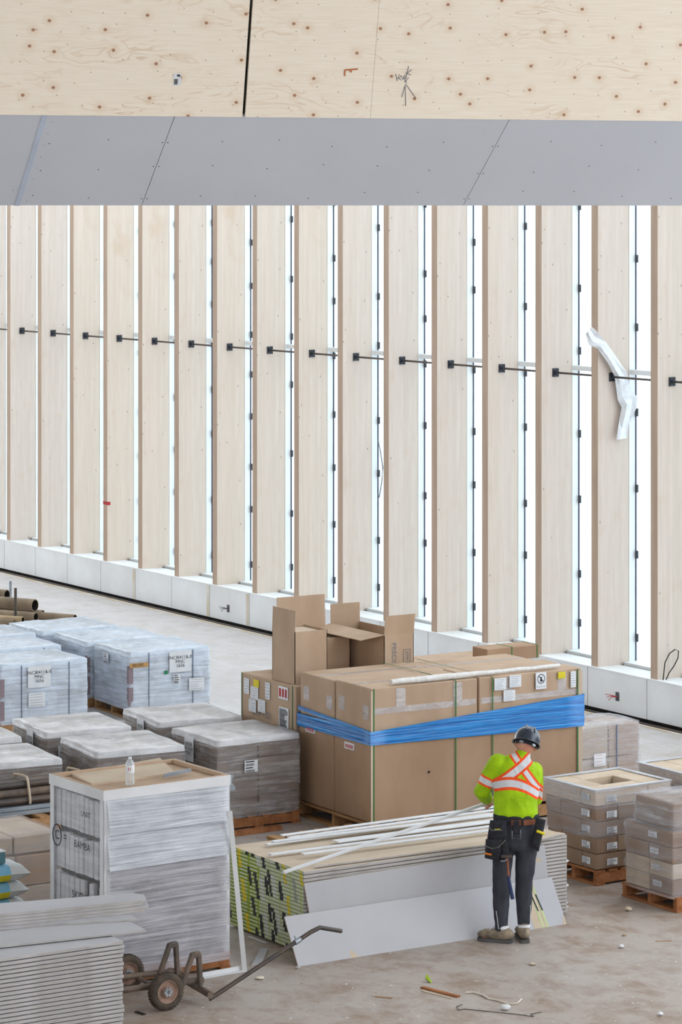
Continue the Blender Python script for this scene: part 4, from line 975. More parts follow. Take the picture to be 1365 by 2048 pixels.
# small flat carton with green straps on the second crate, and a lid flap at the crate's right end
q = P(975, 1325, z2+.002); w_, d_, h_ = .64, .26, .13
tt = thing('flat_carton', 'long flat carton tied with green straps on top of the rear crate', 'carton', Vector((q.x+w_/2, q.y+d_/2, z2+.002))); MB().b(-w_/2, w_/2, -d_/2, d_/2, 0, h_).build('box', 'card_dark', tt, bevel=.006)
for x in (-.02, .29): MB().b(x-.006, x+.006, -d_/2-.003, d_/2+.003, -.0, h_+.003).build('green_strap', 'strap_green', tt)
# wrapped carton stack right of the crates
zH = .76
c, W, D, yw = fit((1156, 1453), (1288, 1437), (1100, 1437), zH, .74, .50, 0.0)
t = thing('wrapped_carton_stack', 'film-wrapped carton stack to the right of the blue-banded crate', 'pallet load', c, 0); make_pallet(t, W, D, .12)
stack(t, W, D, .125, zH-.02, 2, 2, 2, ['card', 'card_pale'], 5, .01); wrap(t, W, D, .11, zH-.02, 'film_clear', 51, .02, .014, .03)
MB().b(.08, .094, -D/2-.018, -D/2-.014, .13, zH-.02).build('strap', 'strap_dark', t)
s = sheet(t, 'paper_label', (-.12, -D/2-.02, .42), '-y', .14, .12); o = lines(s, '-y', .14, .12, 4, 60, 'red_ink')
# ---- right-hand carton pallets
M['cart_end'] = simple('carton_slats', S(152, 128, 107), S(134, 110, 92), (3, 3, 3), .8, .2)
def ring_load(label, N_, R_, L_, z, w, d, yaw, hole=True, nz=5, seed=0, labels=True):
    c, W, D, yw = fit(N_, R_, L_, z, w, d, yaw)
    t = thing('carton_pallet', label, 'pallet load', c, yw, 'brown carton pallets'); make_pallet(t, W*.93, D*.93, .13, 'pallet_red')
    ht = (z-.01-.135)/nz; b = W*.30; b2 = D*.30
    for k in range(nz):
        z0 = .135+ht*k; s = .94+.06*k/(nz-1)
        for (x0, x1, y0, y1) in ((-W/2, W/2-b, -D/2, -D/2+b2), (W/2-b, W/2, -D/2, D/2-b2), (-W/2+b, W/2, D/2-b2, D/2), (-W/2, -W/2+b, -D/2+b2, D/2)) if k % 2 == 0 else ((-W/2+b, W/2, -D/2, -D/2+b2), (W/2-b, W/2, -D/2+b2, D/2), (-W/2, W/2-b, D/2-b2, D/2), (-W/2, -W/2+b, -D/2, D/2-b2)):
            o = link('carton', carton_mesh((x1-x0)*s-.006, (y1-y0)*s-.006, ht-.005, 'card_pale' if k == nz-1 else 'cart_end'), t); o.location = ((x0+x1)/2*s, (y0+y1)/2*s, z0+ht/2)
        if labels:
            for face in ('-x', '-y'):
                if face == '-y' and k % 2 == 0 and k < nz-1: pass
                q = sheet(t, 'paper_label', ((-W/2*s-.004, -D/2*s+.13, z0+ht*.5) if face == '-x' else (-W/2*s+.17, -D/2*s-.004, z0+ht*.42)), face, .11, ht*.42)
                lines(q, face, .11, ht*.42, 4, k*3+seed, 'ink_grey', bars=True)
    m = MB()
    for (x0, x1, y0, y1) in ((-W/2-.012, W/2+.012, -D/2-.012, -D/2+.03), (-W/2-.012, W/2+.012, D/2-.03, D/2+.012), (-W/2-.012, -W/2+.03, -D/2+.03, D/2-.03), (W/2-.03, W/2+.012, -D/2+.03, D/2-.03)): m.b(x0, x1, y0, y1, z-.006, z)
    m.build('white_edge_film', 'film_silver', t)
    wrap(t, W, D, z-.16, z-.012, 'film_clear', seed+70, .006, .010, .0, .02, top=False); wrap(t, W*.96, D*.96, .4, z-.17, 'film_thin', seed+71, .012, .012, .0, .02, top=False)
    return t, W, D
ring_load('brown carton pallet with a square hole in its top, right of the worker', (1192, 1580), (1344, 1560), (1090, 1558), .82, .82, .70, math.radians(2), seed=1)
ring_load('brown carton pallet at the right edge behind the one with the square hole', (1420, 1560), (1590, 1540), (1259, 1523), .80, .9, 1.0, math.radians(0), seed=2)
# film-wrapped stack at the right edge
n_ = P(1347, 1825); Dk = .62; Wk = .75; zk = .70
c = Vector((n_.x+Wk/2, n_.y+Dk/2+.02, 0)); t = thing('wrapped_carton_stack', 'loosely film-wrapped carton stack at the right edge of the photo', 'pallet load', c, math.radians(1)); make_pallet(t, Wk, Dk+.1, .12, 'pallet_red')
stack(t, Wk, Dk, .125, .64, 2, 2, 4, ['cart_end', 'card_pale'], 6, .008); stack(t, Wk*.86, Dk*.8, .645, .86, 2, 1, 1, ['cart_end'], 7, .008)
for k in range(4):
    s = sheet(t, 'paper_label', (-Wk/2-.004, -.12+.02*k, .2+.13*k), '-x', .11, .05); lines(s, '-x', .11, .05, 3, k, bars=True)
wrap(t, Wk, Dk, .11, .64, 'film_thin', 81, .03, .016, .02, .04); wrap(t, Wk*.88, Dk*.82, .63, .86, 'film_clear', 82, .02, .014, .02, .05)

# ------------------------------------------------------------------ two-wheel board dolly
def dolly():
    wy0 = P(332, 2020).y; w1 = PY(332, 1977, wy0)        # near wheel
    r = .135; w1 = Vector((w1.x, wy0, r)); axl = PX(281, 1951, w1.x).y-wy0 if False else .60
    t = thing('board_dolly', 'dusty two-wheeled board dolly with a long bent pull handle', 'dolly', Vector((w1.x, wy0, 0)))
    def loc(p): return p-Vector((w1.x, wy0, 0))
    X90 = Matrix.Rotation(math.pi/2, 4, 'X')
    for k, y in ((0, .0), (1, axl)):
        Mx = Matrix.Translation((0, y, r)) @ X90
        ty = MB().lathe([(.085, -.036), (.105, -.040), (.125, -.034), (r-.001, -.016), (r, 0), (r-.001, .016), (.125, .034), (.105, .040), (.085, .036)], 28, Mx).build('tyre', 'rubber', t)
        m = MB()
        for q in range(36):
            a = 2*math.pi*q/36; m.box(Mx @ Vector((math.cos(a)*(r-.003), math.sin(a)*(r-.003), 0)), (.010, .046, .008), Matrix.Rotation(-a, 3, 'Y'))
        m.build('tread', 'rubber', ty)
        hb = MB().lathe([(.086, .030), (.078, .034), (.070, .020), (.045, .016), (.045, .030), (.0, .032)], 24, Mx).build('rim', 'hub', t)
        MB().lathe([(.086, -.030), (.078, -.034), (.070, -.020), (.0, -.02)], 24, Mx).build('rim', 'hub', t)
        m = MB(); rn = random.Random(k)
        for q in range(6):
            a = q*1.047; m.box(Mx @ Vector((.022*math.cos(a), .022*math.sin(a), .034)), (.022, .012, .02), Matrix.Rotation(a, 3, 'Y'))
        m.build('hub_nut', 'galv', hb)
    MB().tube([(0, .04, r), (0, axl-.04, r)], .016, 10).build('axle', 'steel_rust', t)
    yb_ = (.10, .42)
    for y in yb_: MB().tube([(-.42, y, r+.03), (.36, y, r+.01)], .022, 10).build('frame_tube', 'steel_rust', t)
    MB().tube([(.33, -.06, .075), (.33, axl-.05, .115)], .026, 10).build('cross_tube', 'steel_rust', t)
    MB().tube([(-.40, .05, r+.03), (-.40, axl-.1, r+.03)], .02, 10).build('cross_tube', 'steel_rust', t)
    for y in (.06, .40):                          # upright board yokes
        m = MB(); m.bar((.16, y, .13), (.255, y, .36), .035, .035, up=(0, 1, 0)); m.bar((.255, y-.0, .345), (.315, y+.01, .345), .04, .04, up=(0, 1, 0)); m.bar((.30, y, .35), (.285+.03, y, .12), .035, .035, up=(0, 1, 0)); m.build('yoke', 'steel_rust', t, bevel=.006)
    h0 = Vector((.34, -.03, .07)); hy = wy0
    a = loc(P(420, 1998, .04)); b = loc(PY(622, 1864, wy0+a.y+.05)); c_ = loc(PY(640, 1855, wy0+a.y+.05)); d_ = loc(PY(683, 1862, wy0+a.y+.06))
    MB().tube([h0, a, a+(b-a)*.06], .017, 10).build('drawbar', 'steel_rust', t)
    hd = MB().tube([a, b, c_+(b-c_)*.3, c_, d_], .0165, 10).build('handle', 'steel_dark', t)
    g = a+(b-a)*.86; m = MB(); m.tube([g-(b-a).normalized()*.02, g+(b-a).normalized()*.03], .022, 8); m.tube([g, g+Vector((-.02, 0, .04))], .006, 5); m.build('clamp', 'galv', hd)
dolly()
# ------------------------------------------------------------------ scraps on the floor
def scrap_bar(name, a, b, w, h, mat, label, cat='scrap', z=0.0):
    p, q = P(*a), P(*b); cc = (p+q)/2; m = MB(); m.bar(p-cc+Vector((0, 0, h/2)), q-cc+Vector((0, 0, h/2)), w, h); return tag(m.build(name, mat, loc=cc), label, cat)
flat_piece('drywall_offcut', [(503, 1930), (522, 1931), (537, 1897), (522, 1896)], 0.0, .012, 'small white drywall offcut on the floor near the dolly handle')
scrap_bar('tape_strip', (498, 1873), (533, 1886), .02, .003, 'trim_white', 'thin white strip on the floor at the corner of the green-taped stack')
scrap_bar('wood_sliver', (845, 1976), (918, 1995), .035, .012, 'pallet_red', 'brown splintered wood strip lying on the floor below the worker')
scrap_bar('wood_sliver', (845, 1982), (905, 1998), .02, .006, 'card_pale', 'pale splinter lying against the brown wood strip on the floor')
scrap_bar('wood_sliver', (751, 1994), (784, 1997), .02, .008, 'card_dark', 'short dark wood chip on the floor at lower centre')
scrap_bar('wood_sliver', (1312, 1883), (1343, 1882), .02, .005, 'card_dark', 'thin brown splinter on the floor at the right')
scrap_bar('wood_sliver', (272, 2024), (289, 2030), .03, .006, 'gap_dark', 'small dark chip on the floor by the dolly wheel')
m = MB(); m.add([(0, -.03, .002), (.03, 0, .004), (.02, .05, .05), (-.012, .03, .03)], [(0, 1, 2, 3)]); m.add([(0, -.03, .0), (.03, 0, .0), (.02, .05, .04), (-.012, .03, .02)], [(3, 2, 1, 0)])
tag(m.build('tape_scrap', TG[0], loc=P(858, 1965)), 'scrap of bright green tape on the floor', 'scrap')
pts = [P(x, y, .008) for x, y in ((932, 1985), (950, 1985), (966, 1990), (978, 1997), (998, 2001), (1018, 2008), (1036, 2006), (1044, 1998))]; cc = pts[0].copy()
tag(MB().tube([p-cc for p in pts], .006, 6).build('tape_ribbon', 'plinth_dusty', loc=cc), 'curled tan ribbon of tape on the floor at lower right', 'scrap')
pts = [P(x, y, .005) for x, y in ((925, 2009), (914, 2013), (918, 2020), (930, 2018), (960, 2021), (1000, 2025), (1040, 2029), (1068, 2033), (1062, 2028), (1084, 2024))]; cc = pts[0].copy()
tag(MB().tube([p-cc for p in pts], .003, 5).build('wire_scrap', 'steel_dark', loc=cc), 'thin bent wire lying on the floor at the bottom', 'wire')
def lump(x, y, r, mat, label, sq=.6):
    bm = bmesh.new(); bmesh.ops.create_icosphere(bm, subdivisions=2, radius=r)
    for v in bm.verts: v.co *= 1+.25*mnoise.noise(v.co*40+Vector((x, y, 0))); v.co.z = v.co.z*sq+r*sq
    me = bpy.data.meshes.new('pebble'); bm.to_mesh(me); bm.free(); me.materials.append(M[mat]); tag(link('plaster_lump', me, None, P(x, y)), label, 'scrap')
lump(1012, 2020, .035, 'trim_white', 'white crumpled plaster lump beside the bent wire on the floor')
lump(1258, 1822, .03, 'card_pale', 'pale plaster lump on the floor in front of the right carton stack')
lump(1243, 1896, .022, 'trim_white', 'small white lump on the floor at the right')
lump(1066, 1930, .025, 'board_back', 'tan crumb of board on the floor in front of the worker\'s heels', .35)
lump(596, 1938, .02, 'board_edge', 'small plaster crumb at the corner of the lower leaning board')
lump(520, 1958, .035, 'plinth_dusty', 'tan crumb on the floor beside the white angle strip', .3)
lump(1322, 2031, .022, 'trim_white', 'small white lump on the floor at the bottom right')
lump(1250, 1872, .018, 'card_dark', 'brown crumb on the floor in the right foreground', .4)
# dust and crumbs too many to count
rn = random.Random(77); m = MB()
for k in range(420):
    x, y = rn.uniform(260, 1360), 1830+rn.random()**.7*215
    q = P(x, y); r = rn.uniform(.002, .009); a = rn.random()*6
    m.add([q+Vector((r*2.2*math.cos(a+b), r*math.sin(a+b), .0015+.003*(b == 0))) for b in (0, 2.1, 4.2)], [(0, 1, 2)], rn.randrange(3))
o = m.build('floor_crumbs', ['card_dark', 'plinth_dusty', 'trim_white']); o['kind'] = 'stuff'; o['label'] = 'fine crumbs and splinters scattered over the dusty floor'; o['category'] = 'debris'

# ------------------------------------------------------------------ worker, seen from behind, holding a long white bar
YW = P(1020, 1885).dot(CF); WO = P(1020, 1885)
def WP(px, py, yo=0.0):                       # pixel and distance behind the heels -> worker's own axes (x image right, y away, z up)
    p = PD(px, py, YW+yo)-WO; return Vector((p.dot(CR), p.dot(CF), p.z))
def ell_ring(c, rx, ry, ax, ay, n): return [c+ax*rx*math.cos(2*math.pi*k/n)+ay*ry*math.sin(2*math.pi*k/n) for k in range(n)]
def loft(m, secs, n=20):
    """closed lofted body: secs = (centre, rx, ry[, side axis])"""
    rings = []
    for i, s in enumerate(secs):
        c = s[0]; d = (secs[min(i+1, len(secs)-1)][0]-secs[max(i-1, 0)][0]).normalized()
        sx = s[3] if len(s) > 3 else Vector((1, 0, 0)); ay = d.cross(sx).normalized(); ax = ay.cross(d).normalized()
        rings.append(ell_ring(c, s[1], s[2], ax, ay, n))
    vs_ = [v for r in rings for v in r]; fs = []
    for i in range(len(rings)-1):
        for k in range(n): fs.append((i*n+k, i*n+(k+1) % n, (i+1)*n+(k+1) % n, (i+1)*n+k))
    fs.append(tuple(reversed(range(n)))); fs.append(tuple((len(rings)-1)*n+k for k in range(n)))
    m.add(vs_, fs, 0, True); return m
def limb(m, pts, rs, n=14):
    """tapered limb with rounded ends"""
    P_, R_ = [], []
    a = (pts[0]-pts[1]).normalized(); b = (pts[-1]-pts[-2]).normalized()
    for s in (.95, .7, .35): P_.append(pts[0]+a*rs[0]*s); R_.append(rs[0]*math.sqrt(max(.02, 1-s*s)))
    P_ += list(pts); R_ += list(rs)
    for s in (.35, .7, .95): P_.append(pts[-1]+b*rs[-1]*s); R_.append(rs[-1]*math.sqrt(max(.02, 1-s*s)))
    m.tube(P_, R_, n); return m
def ball(m, c, rx, ry, rz, R=None, n=16):
    prof = [(math.sin(math.pi*k/10), -math.cos(math.pi*k/10)) for k in range(11)]
    Mx = Matrix.Translation(c) @ ((R.to_4x4() if R else Matrix.Identity(4)) @ Matrix.Diagonal((rx, ry, rz, 1)))
    m.lathe([(max(r, .001), z) for r, z in prof], n, Mx); return m
def remesh(m, name, mat, parent, vox=.012, it=6, fac=.5, post=None):
    me = bpy.data.meshes.new(name); me.from_pydata(m.v, [], m.f); ob = bpy.data.objects.new('tmp_body', me); COL.objects.link(ob)
    r = ob.modifiers.new('r', 'REMESH'); r.mode = 'VOXEL'; r.voxel_size = vox
    if it: s = ob.modifiers.new('s', 'SMOOTH'); s.iterations = it; s.factor = fac
    bpy.context.view_layer.update()
    nm = bpy.data.meshes.new_from_object(ob.evaluated_get(bpy.context.evaluated_depsgraph_get())); bpy.data.objects.remove(ob)
    for p in nm.polygons: p.use_smooth = True
    if post:
        for v in nm.vertices: v.co = post(v.co)
    nm.materials.clear(); nm.materials.append(M[mat] if isinstance(mat, str) else mat); nm.name = name
    return link(name, nm, parent)
wk = thing('person', 'worker seen from behind in lime hi-vis shirt, dark trousers and hard hat', 'person', WO, -TH)
M['skin'] = simple('skin', S(196, 142, 118), S(184, 126, 104), (20, 20, 20), .55, .35)
M['trouser'] = simple('charcoal_trousers', S(66, 68, 76), S(54, 55, 62), (14, 14, 5), .85, .2, bump=.5, bd=.01)
M['shoe'] = simple('tan_work_shoe', S(162, 146, 124), S(104, 94, 84), (16, 16, 16), .8, .2); M['sole'] = simple('grey_shoe_sole', S(98, 96, 96), S(78, 76, 76), rough=.8); M['leather'] = simple('brown_belt_leather', S(150, 92, 66), S(128, 76, 54), (20, 20, 20), .6, .3)
# landmarks
pel, wai, che, upc, nek, hed = WP(1031, 1665, .02), WP(1033, 1632, .04), WP(1034, 1578, .09), WP(1038, 1535, .13), WP(1046, 1512, .17), WP(1053, 1487, .21)
shL, elL, wrL = WP(992, 1526, .13), WP(965, 1584, .16), WP(979, 1606, .36)
shR, elR, wrR = WP(1069, 1541, .16), WP(1073, 1598, .26), WP(1046, 1598, .42)
hiL, knL, anL = WP(1009, 1672, .02), WP(1003, 1768, .0), WP(1003, 1862, .01)
hiR, knR, anR = WP(1055, 1672, .02), WP(1049, 1766, .04), WP(1048, 1853, .05)
tilt = Matrix.Rotation(math.radians(16), 3, 'Y') @ Matrix.Rotation(math.radians(-24), 3, 'X')
# the long bar in the hands
barE = P(567, 1745, .668); barH = PD(987, 1602, YW+.37); bd_ = (barH-barE).normalized(); bar2 = barH+bd_*.38; cc = (barE+bar2)/2
def toW(p): p = p-WO; return Vector((p.dot(CR), p.dot(CF), p.z))
o = MB().bar(barE-cc, bar2-cc, .030, .022).build('long_bar', 'trim_white', loc=cc, bevel=.004); tag(o, 'long pale bar held by the worker, its far end over the green-taped stack', 'bar')
bw = Vector((bd_.dot(CR), bd_.dot(CF), bd_.z)); gL = toW(barH-bd_*.02); gR = toW(barH+bd_*.22)
def hand(m, g, d, wrist, s=1):
    n = (wrist-g); n -= d*n.dot(d); n.normalize(); u = d.cross(n)*s
    loft(m, [(wrist, .026, .020, d), (g+n*.060, .036, .018, d), (g+n*.036, .043, .015, d), (g+n*.022+u*.012, .040, .012, d)], 12)
    def at(a, r): a = math.radians(a); return n*math.cos(a)*r+u*math.sin(a)*r
    for k, (o_, L) in enumerate(((-.033, .92), (-.011, 1.0), (.011, .97), (.033, .84))):
        b_ = g+d*o_; ch = [b_+n*.036+u*.004, b_+at(48, .034), b_+at(48+58*L, .030), b_+at(48+115*L, .029), b_+at(48+160*L, .028)]
        limb(m, ch, [.0095, .0092, .0086, .008, .007], 8)
    b_ = g-d*.036; limb(m, [b_+n*.055-u*.008, b_+at(-38, .042)-d*.008, b_+at(-85, .033)-d*.004, b_+at(-130, .030)+d*.006], [.0125, .011, .0098, .008], 8)
b = MB()
loft(b, [(pel+Vector((0, 0, -.06)), .11, .085), (pel, .145, .095), (wai, .135, .09), (che, .15, .10), (upc, .155, .09), (upc.lerp(nek, .6), .09, .065), (nek, .055, .055)])
limb(b, [nek+Vector((0, -.01, -.03)), nek.lerp(hed, .5)], [.056, .054])
ball(b, hed+Vector((0, 0, .005)), .076, .096, .115, tilt); jaw = hed+tilt @ Vector((0, .04, -.07)); ball(b, jaw, .055, .058, .055, tilt)
ball(b, hed+tilt @ Vector((0, .103, -.018)), .014, .022, .022, tilt); ball(b, hed+tilt @ Vector((0, .092, -.066)), .026, .012, .010, tilt)
for s in (-1, 1):
    ball(b, hed+tilt @ Vector((s*.080, -.004, -.012)), .011, .020, .032, tilt); ball(b, hed+tilt @ Vector((s*.034, .088, .02)), .022, .012, .010, tilt)
limb(b, [shL, elL, wrL], [.050, .040, .027]); limb(b, [shR, elR, wrR], [.050, .040, .027]); hand(b, gL, bw, wrL, 1); hand(b, gR, bw, wrR, 1)
for h, k_, a in ((hiL, knL, anL), (hiR, knR, anR)): limb(b, [h, h.lerp(k_, .5), k_, k_.lerp(a, .35), a], [.080, .066, .050, .046, .034])
for a, dr in ((anL, Vector((-.95, .30, 0))), (anR, Vector((-.10, .99, 0)))): limb(b, [Vector((a.x, a.y, .055))-dr*.03, Vector((a.x, a.y, .045))+dr*.14], [.034, .026])
body = remesh(b, 'body', 'skin', wk, .0062, 3)
for s in (-1, 1):
    e = ball(MB(), hed+tilt @ Vector((s*.033, .0905, .003)), .011, .008, .009, tilt, 10); e.build('eye', 'paper', wk)
# shirt with reflective bands
def m_shirt():
    k = N('lime_hi_vis_shirt'); tc = k.n('ShaderNodeTexCoord'); sx = k.n('ShaderNodeSeparateXYZ'); k.l(tc.outputs['Object'], sx.inputs[0]); x, z = sx.outputs[0], sx.outputs[2]
    A = lambda a, b_: k.math('ADD', a, b_)
    Mu = lambda a, b_: k.math('MULTIPLY', a, b_)
    nz = k.noise(k.obj((7, 7, 11)), 1, 3); col = k.mix(k.ramp(nz, .35, .65), S(164, 202, 12), S(142, 180, 6))
    def inside(d, w): return k.math('LESS_THAN', k.math('ABSOLUTE', d), w)
    torso = k.math('GREATER_THAN', x, -.137); arm = k.math('LESS_THAN', x, -.137)
    hz = A(z, A(Mu(x, -.032), Mu(Mu(x, x), 2.04))); dh = k.math('SUBTRACT', hz, ZB)
    above = k.math('GREATER_THAN', dh, 0.0)
    d1 = Mu(k.math('SUBTRACT', k.math('SUBTRACT', z, Mu(x, .734)), ZB+.054), .806)
    d2 = Mu(k.math('SUBTRACT', k.math('ADD', z, Mu(x, 1.366)), ZB+.254), .59)
    da = k.math('SUBTRACT', A(Mu(A(x, .195), .399), Mu(z, .917)), (ZB-.001)*.917)
    OR, SI = S(240, 84, 34), S(206, 206, 210)
    gate = Mu(torso, above)
    for d, wo, wi, g in ((d2, .034, .017, gate), (d1, .042, .024, gate), (dh, .048, .026, torso), (da, .040, .023, arm)):
        col = k.mix(Mu(inside(d, wo), g), col, OR); col = k.mix(Mu(inside(d, wi), g), col, SI)
    wr = k.noise(k.obj((9, 9, 5)), 1, 3, .5, .8); k.bump(wr, .8, .04); return k.done(col, .75, .25)
ZB = WP(1028, 1567, -.02).z+.0
s = MB(); zlo = WP(1033, 1637, .03)
loft(s, [(zlo+Vector((0, 0, -.02)), .160, .112), (zlo+Vector((.0, 0, .03)), .172, .122), (WP(1032, 1600, .06), .172, .125), (che, .176, .128), (WP(1036, 1552, .11), .188, .122), (upc, .180, .112), (upc.lerp(nek, .45)+Vector((0, 0, .012)), .125, .088), (nek+Vector((-.004, -.008, .0)), .066, .064), (nek+Vector((.004, .004, .03)), .060, .060)], 28)
limb(s, [shL+Vector((.02, 0, .0)), shL.lerp(elL, .5), elL, elL.lerp(wrL, .45), elL.lerp(wrL, .62)], [.076, .072, .066, .054, .046]); limb(s, [shR, shR.lerp(elR, .5), elR, elR.lerp(wrR, .6)], [.070, .066, .058, .046])
def wrk(v):
    f = max(0, min(1, (ZB-.02-v.z)/.15)); q = Vector((v.x*16, v.y*12, v.z*7)); return v+Vector((v.x, v.y-.05, 0)).normalized()*(.011*mnoise.noise(q)*(.35+f))
remesh(s, 'shirt', m_shirt(), wk, .0085, 8, .5, wrk)
# trousers
tr_ = MB(); loft(tr_, [(wai+Vector((0, -.005, .035)), .158, .110), (wai+Vector((0, 0, -.03)), .166, .116), (pel+Vector((0, 0, .0)), .172, .122), (pel+Vector((0, 0, -.09)), .160, .115), (pel+Vector((0, 0, -.13)), .12, .09)], 24)
for h, k_, a in ((hiL, knL, anL), (hiR, knR, anR)): limb(tr_, [h, h.lerp(k_, .45), k_, k_.lerp(a, .3), k_.lerp(a, .75), a+Vector((0, 0, .02))], [.094, .082, .068, .068, .056, .048])
remesh(tr_, 'trousers', 'trouser', wk, .0095, 6, .5, lambda v: v+Vector((mnoise.noise(Vector((v.x*9, v.y*9, v.z*16))), mnoise.noise(Vector((v.x*9+9, v.y*9, v.z*16))), 0))*.006)
for x0, y0, x1, y1 in ((993, 1822, 998, 1858), (1062, 1810, 1061, 1850)):
    MB().tube([WP(x0, y0, -.052+(.04 if x0 > 1050 else 0)), WP(x1, y1, -.045+(.04 if x0 > 1050 else 0))], .0025, 5).build('hem_zip', 'trim_white', wk)
# shoes
for a, dr, nm in ((anL, Vector((-.93, .36, 0)), 'L'), (anR, Vector((-.12, .99, 0)), 'R')):
    sd = Vector((dr.y, -dr.x, 0)); ce = Vector((a.x, a.y, 0)); m = MB()
    def sec(t, w, h, z0=.018): c_ = ce+dr*t; return (c_+Vector((0, 0, z0+h/2)), w, h/2, sd)
    loft(m, [sec(-.085, .020, .05), sec(-.075, .036, .085), sec(-.03, .042, .105), sec(.02, .044, .10), sec(.07, .046, .08), (ce+dr*.13+Vector((0, 0, .06)), .048, .034, sd), (ce+dr*.17+Vector((0, 0, .052)), .042, .024, sd), (ce+dr*.19+Vector((0, 0, .045)), .024, .014, sd)], 16)
    limb(m, [ce-dr*.02+Vector((0, 0, .08)), ce-dr*.02+Vector((0, 0, .115))], [.046, .044])
    sh = remesh(m, 'shoe', 'shoe', wk, .007, 4)
    m = MB(); out = [(-.088, .020), (-.082, .033), (-.04, .041), (.03, .040), (.09, .046), (.14, .046), (.175, .035), (.192, .014)]; pts = [ce+dr*t+sd*w for t, w in out]+[ce+dr*t-sd*w for t, w in reversed(out)]; n = len(pts)
    m.add([p+Vector((0, 0, z)) for z in (.0, .026) for p in pts], [tuple(reversed(range(n))), tuple(range(n, 2*n))]+[(k_, (k_+1) % n, n+(k_+1) % n, n+k_) for k_ in range(n)]); m.build('sole', 'sole', sh)
    m = MB()
    for q in range(4): t_ = .035+.025*q; zc_ = .128-.012*q; m.tube([ce+dr*t_-sd*.03+Vector((0, 0, zc_-.014)), ce+dr*t_+Vector((0, 0, zc_)), ce+dr*(t_+.008)+sd*.03+Vector((0, 0, zc_-.014))], .004, 5)
    m.build('laces', 'trim_white', sh)
    MB().lathe([(.044, .105), (.050, .12), (.044, .135)], 14, Matrix.Translation(ce-dr*.015)).build('sock', 'card_white', sh)
# hard hat
M['hat'] = simple('black_hard_hat', S(42, 50, 64), S(34, 40, 52), rough=.25, spec=.6)
Mh = Matrix.Translation(hed+tilt @ Vector((0, -.004, .030))) @ tilt.to_4x4() @ Matrix.Diagonal((.104, .128, .105, 1))
prof = [(1.0, -.25)]+[(math.cos(math.pi/2*k/9), math.sin(math.pi/2*k/9)) for k in range(10)]; prof[-1] = (.001, 1)
hat = MB().lathe(prof, 28, Mh).build('hard_hat', 'hat', wk)
m = MB(); m.lathe([(1.0, -.25), (1.09, -.30), (1.10, -.36), (1.0, -.32)], 28, Mh); m.build('brim', 'hat', hat)
m = MB()
for sx in (-.32, 0, .32):
    pts = [Mh @ Vector((sx, math.cos(a)*.98, math.sin(a)*1.01)) for a in [math.pi*(q+.6)/10 for q in range(9)]]; m.tube(pts, .006, 6)
m.build('ridge', 'hat', hat)
Mb = Matrix.Translation(hed+tilt @ Vector((0, -.002, .012))) @ tilt.to_4x4() @ Matrix.Diagonal((.086, .106, .1, 1))
MB().lathe([(1.0, -.42), (1.04, -.25), (1.0, -.02)], 24, Mb).build('headband', 'black', hat)
for sx in (-1, 1): MB().box(hed+tilt @ Vector((sx*.05, -.098, -.022)), (.032, .012, .022), tilt @ Matrix.Rotation(sx*.5, 3, 'Z')).build('buckle', 'galv', hat, bevel=.003)
# tool belt
bz = WP(1034, 1640, -.08); cb = Vector((wai.x, wai.y, bz.z)); blt = MB().lathe([(1.0, -.034), (1.04, -.03), (1.04, .03), (1.0, .034)], 36, Matrix.Translation(cb+Vector((0, .0, -.006))) @ Matrix.Diagonal((.172, .124, 1, 1))).build('tool_belt', 'black', wk)
lt = MB(); n = 16; vs_ = []
for k in range(n+1):
    a = -math.pi/2-.25+1.15*k/n
    for dz in (-.021, .021): vs_.append(cb+Vector((.182*math.cos(a), .134*math.sin(a), -.02+dz)))
lt.add(vs_, [(2*k, 2*k+2, 2*k+3, 2*k+1) for k in range(n)], 0, True); lt.build('leather_band', 'leather', blt)
for px in (1034, 1046): q = WP(px, 1646, -.10); MB().box(q, (.018, .014, .06)).build('belt_loop', 'black', blt, bevel=.003)
def pouch(pts_top, pts_bot, th, mat, nm, par):
    """pocket with rounded belly: px outline left/right at top and bottom"""
    m = MB(); (xl, yl), (xr, yr) = pts_top; (bl, byl), (br, byr) = pts_bot; secs = []; rows = 7; vs_ = []
    for j in range(rows):
        t = j/(rows-1)
        for i in range(9):
            s_ = i/8; x = (xl+(xr-xl)*s_)*(1-t)+(bl+(br-bl)*s_)*t; y = (yl+(yr-yl)*s_)*(1-t)+(byl+(byr-byl)*s_)*t
            vs_.append((x, y, th*(1-(2*s_-1)**4)*(.45+.55*math.sin(math.pi*min(1, .25+.75*t)))))
    v3 = [WP(x, y, -.10-d_) for x, y, d_ in vs_]; v4 = [WP(x, y, -.075) for x, y, d_ in vs_]; N_ = len(v3)
    fs = []
    for j in range(rows-1):
        for i in range(8): a = j*9+i; fs += [(a, a+9, a+10, a+1), (N_+a, N_+a+1, N_+a+10, N_+a+9)]
    for j in range(rows-1): fs += [(j*9, N_+j*9, N_+j*9+9, j*9+9), (j*9+8, j*9+17, N_+j*9+17, N_+j*9+8)]
    for i in range(8): a = (rows-1)*9+i; fs.append((a, N_+a, N_+a+1, a+1)); fs.append((i, i+1, N_+i+1, N_+i))
    m.add(v3+v4, fs, 0, True); return m.build(nm, mat, par)
pA = pouch(((981, 1640), (1014, 1642)), ((973, 1690), (1022, 1698)), .035, 'black', 'tool_pouch', wk)
pouch(((972, 1678), (1010, 1680)), ((970, 1716), (1002, 1724)), .060, 'black', 'front_pocket', pA)
pouch(((1000, 1682), (1016, 1680)), ((1002, 1722), (1020, 1712)), .045, 'black', 'side_pocket', pA)
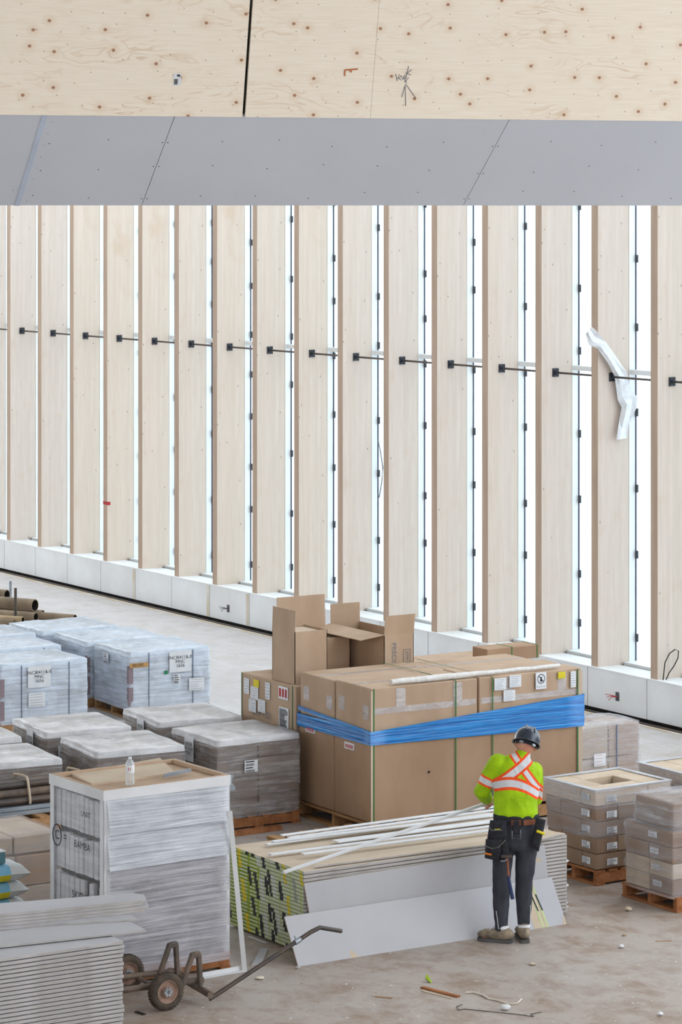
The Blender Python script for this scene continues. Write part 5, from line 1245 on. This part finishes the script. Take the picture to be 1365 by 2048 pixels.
for pts in ([(979, 1655), (984, 1661), (1006, 1660)], [(970, 1692), (984, 1697), (998, 1694), (1012, 1680)]):
    MB().tube([WP(x, y, -.155) for x, y in pts], .0055, 6).build('pocket_trim', simple('grey_webbing', S(92, 92, 88)), pA)
MB().tube([WP(990, 1659, -.13), WP(1001, 1658, -.13)], .007, 6).build('yellow_tool', 'yellow_label', pA)
MB().box(WP(977, 1708, -.165), (.055, .004, .014), Matrix.Rotation(.2, 3, 'Y')).build('orange_badge', simple('orange_badge', S(206, 116, 40)), pA)
MB().tube([WP(1002, 1722, -.13), WP(1010, 1722, -.14), WP(1016, 1718, -.13)], .005, 6).build('metal_hook', 'galv', pA)
pB = pouch(((1074, 1635), (1093, 1640)), ((1061, 1692), (1078, 1704)), .03, 'black', 'knife_holder', wk)
MB().tube([WP(1074, 1662, -.135), WP(1090, 1668, -.135)], .011, 8).build('yellow_knife', 'yellow_label', pB)
hk = MB(); hk.tube([WP(1025, 1662, -.115), WP(1025, 1677, -.125), WP(1042, 1678, -.125), WP(1042, 1660, -.115)], .0042, 6); hk.build('hammer_loop', 'galv', wk)
MB().box(WP(1033, 1655, -.112), (.05, .012, .10), None).build('loop_strap', 'black', wk, bevel=.004)
hm = thing('hammer', 'hammer with a blue handle hanging from the worker\'s tool pouch', 'hammer', WO+CR*WP(1015, 1715, -.13).x+CF*WP(1015, 1715, -.13).y+Vector((0, 0, WP(1015, 1715, -.13).z)), -TH)
o0 = WP(1015, 1715, -.13); MB().tube([Vector((0, 0, 0)), WP(1018, 1755, -.12)-o0], .009, 8).build('shaft', 'leather', hm); MB().tube([WP(1017, 1752, -.12)-o0, WP(1026, 1798, -.12)-o0], [.012, .015], 8).build('grip', simple('dark_blue_grip', S(44, 56, 92)), hm)
MB().b(-.05, .04, -.012, .012, -.002, .022).build('head', 'steel_dark', hm, bevel=.003)
import OpenImageIO as oiio,sys,numpy as np
b=oiio.ImageBuf('/workdir/render_main.png');a=b.get_pixels(oiio.FLOAT);h,w=a.shape[:2];k=w/1365
for n,x,y in [('ply',300,100),('ply r',900,190),('soffit',600,330),('fin mid',640,900),('fin R',1230,1100),('fin L',240,900),('fin front',1192,500),('plinth top',1250,1335),('plinth face',1270,1400),('plinth faceL',310,1170),('floor far',300,1220),('floor fg',800,1960),('floor R',1250,1850),('F front',850,1560),('F left',660,1560),('F top',800,1345),('board lean',750,1850),('boardstackA top',100,1850),('blue top',100,1300),('blue front',330,1370),('crate side',330,1700),('grey top',250,1480),('grey front',520,1560)]:
    c=a[int(y*k)-2:int(y*k)+3,int(x*k)-2:int(x*k)+3,:3].mean((0,1))*255; print(n,c.round().astype(int))
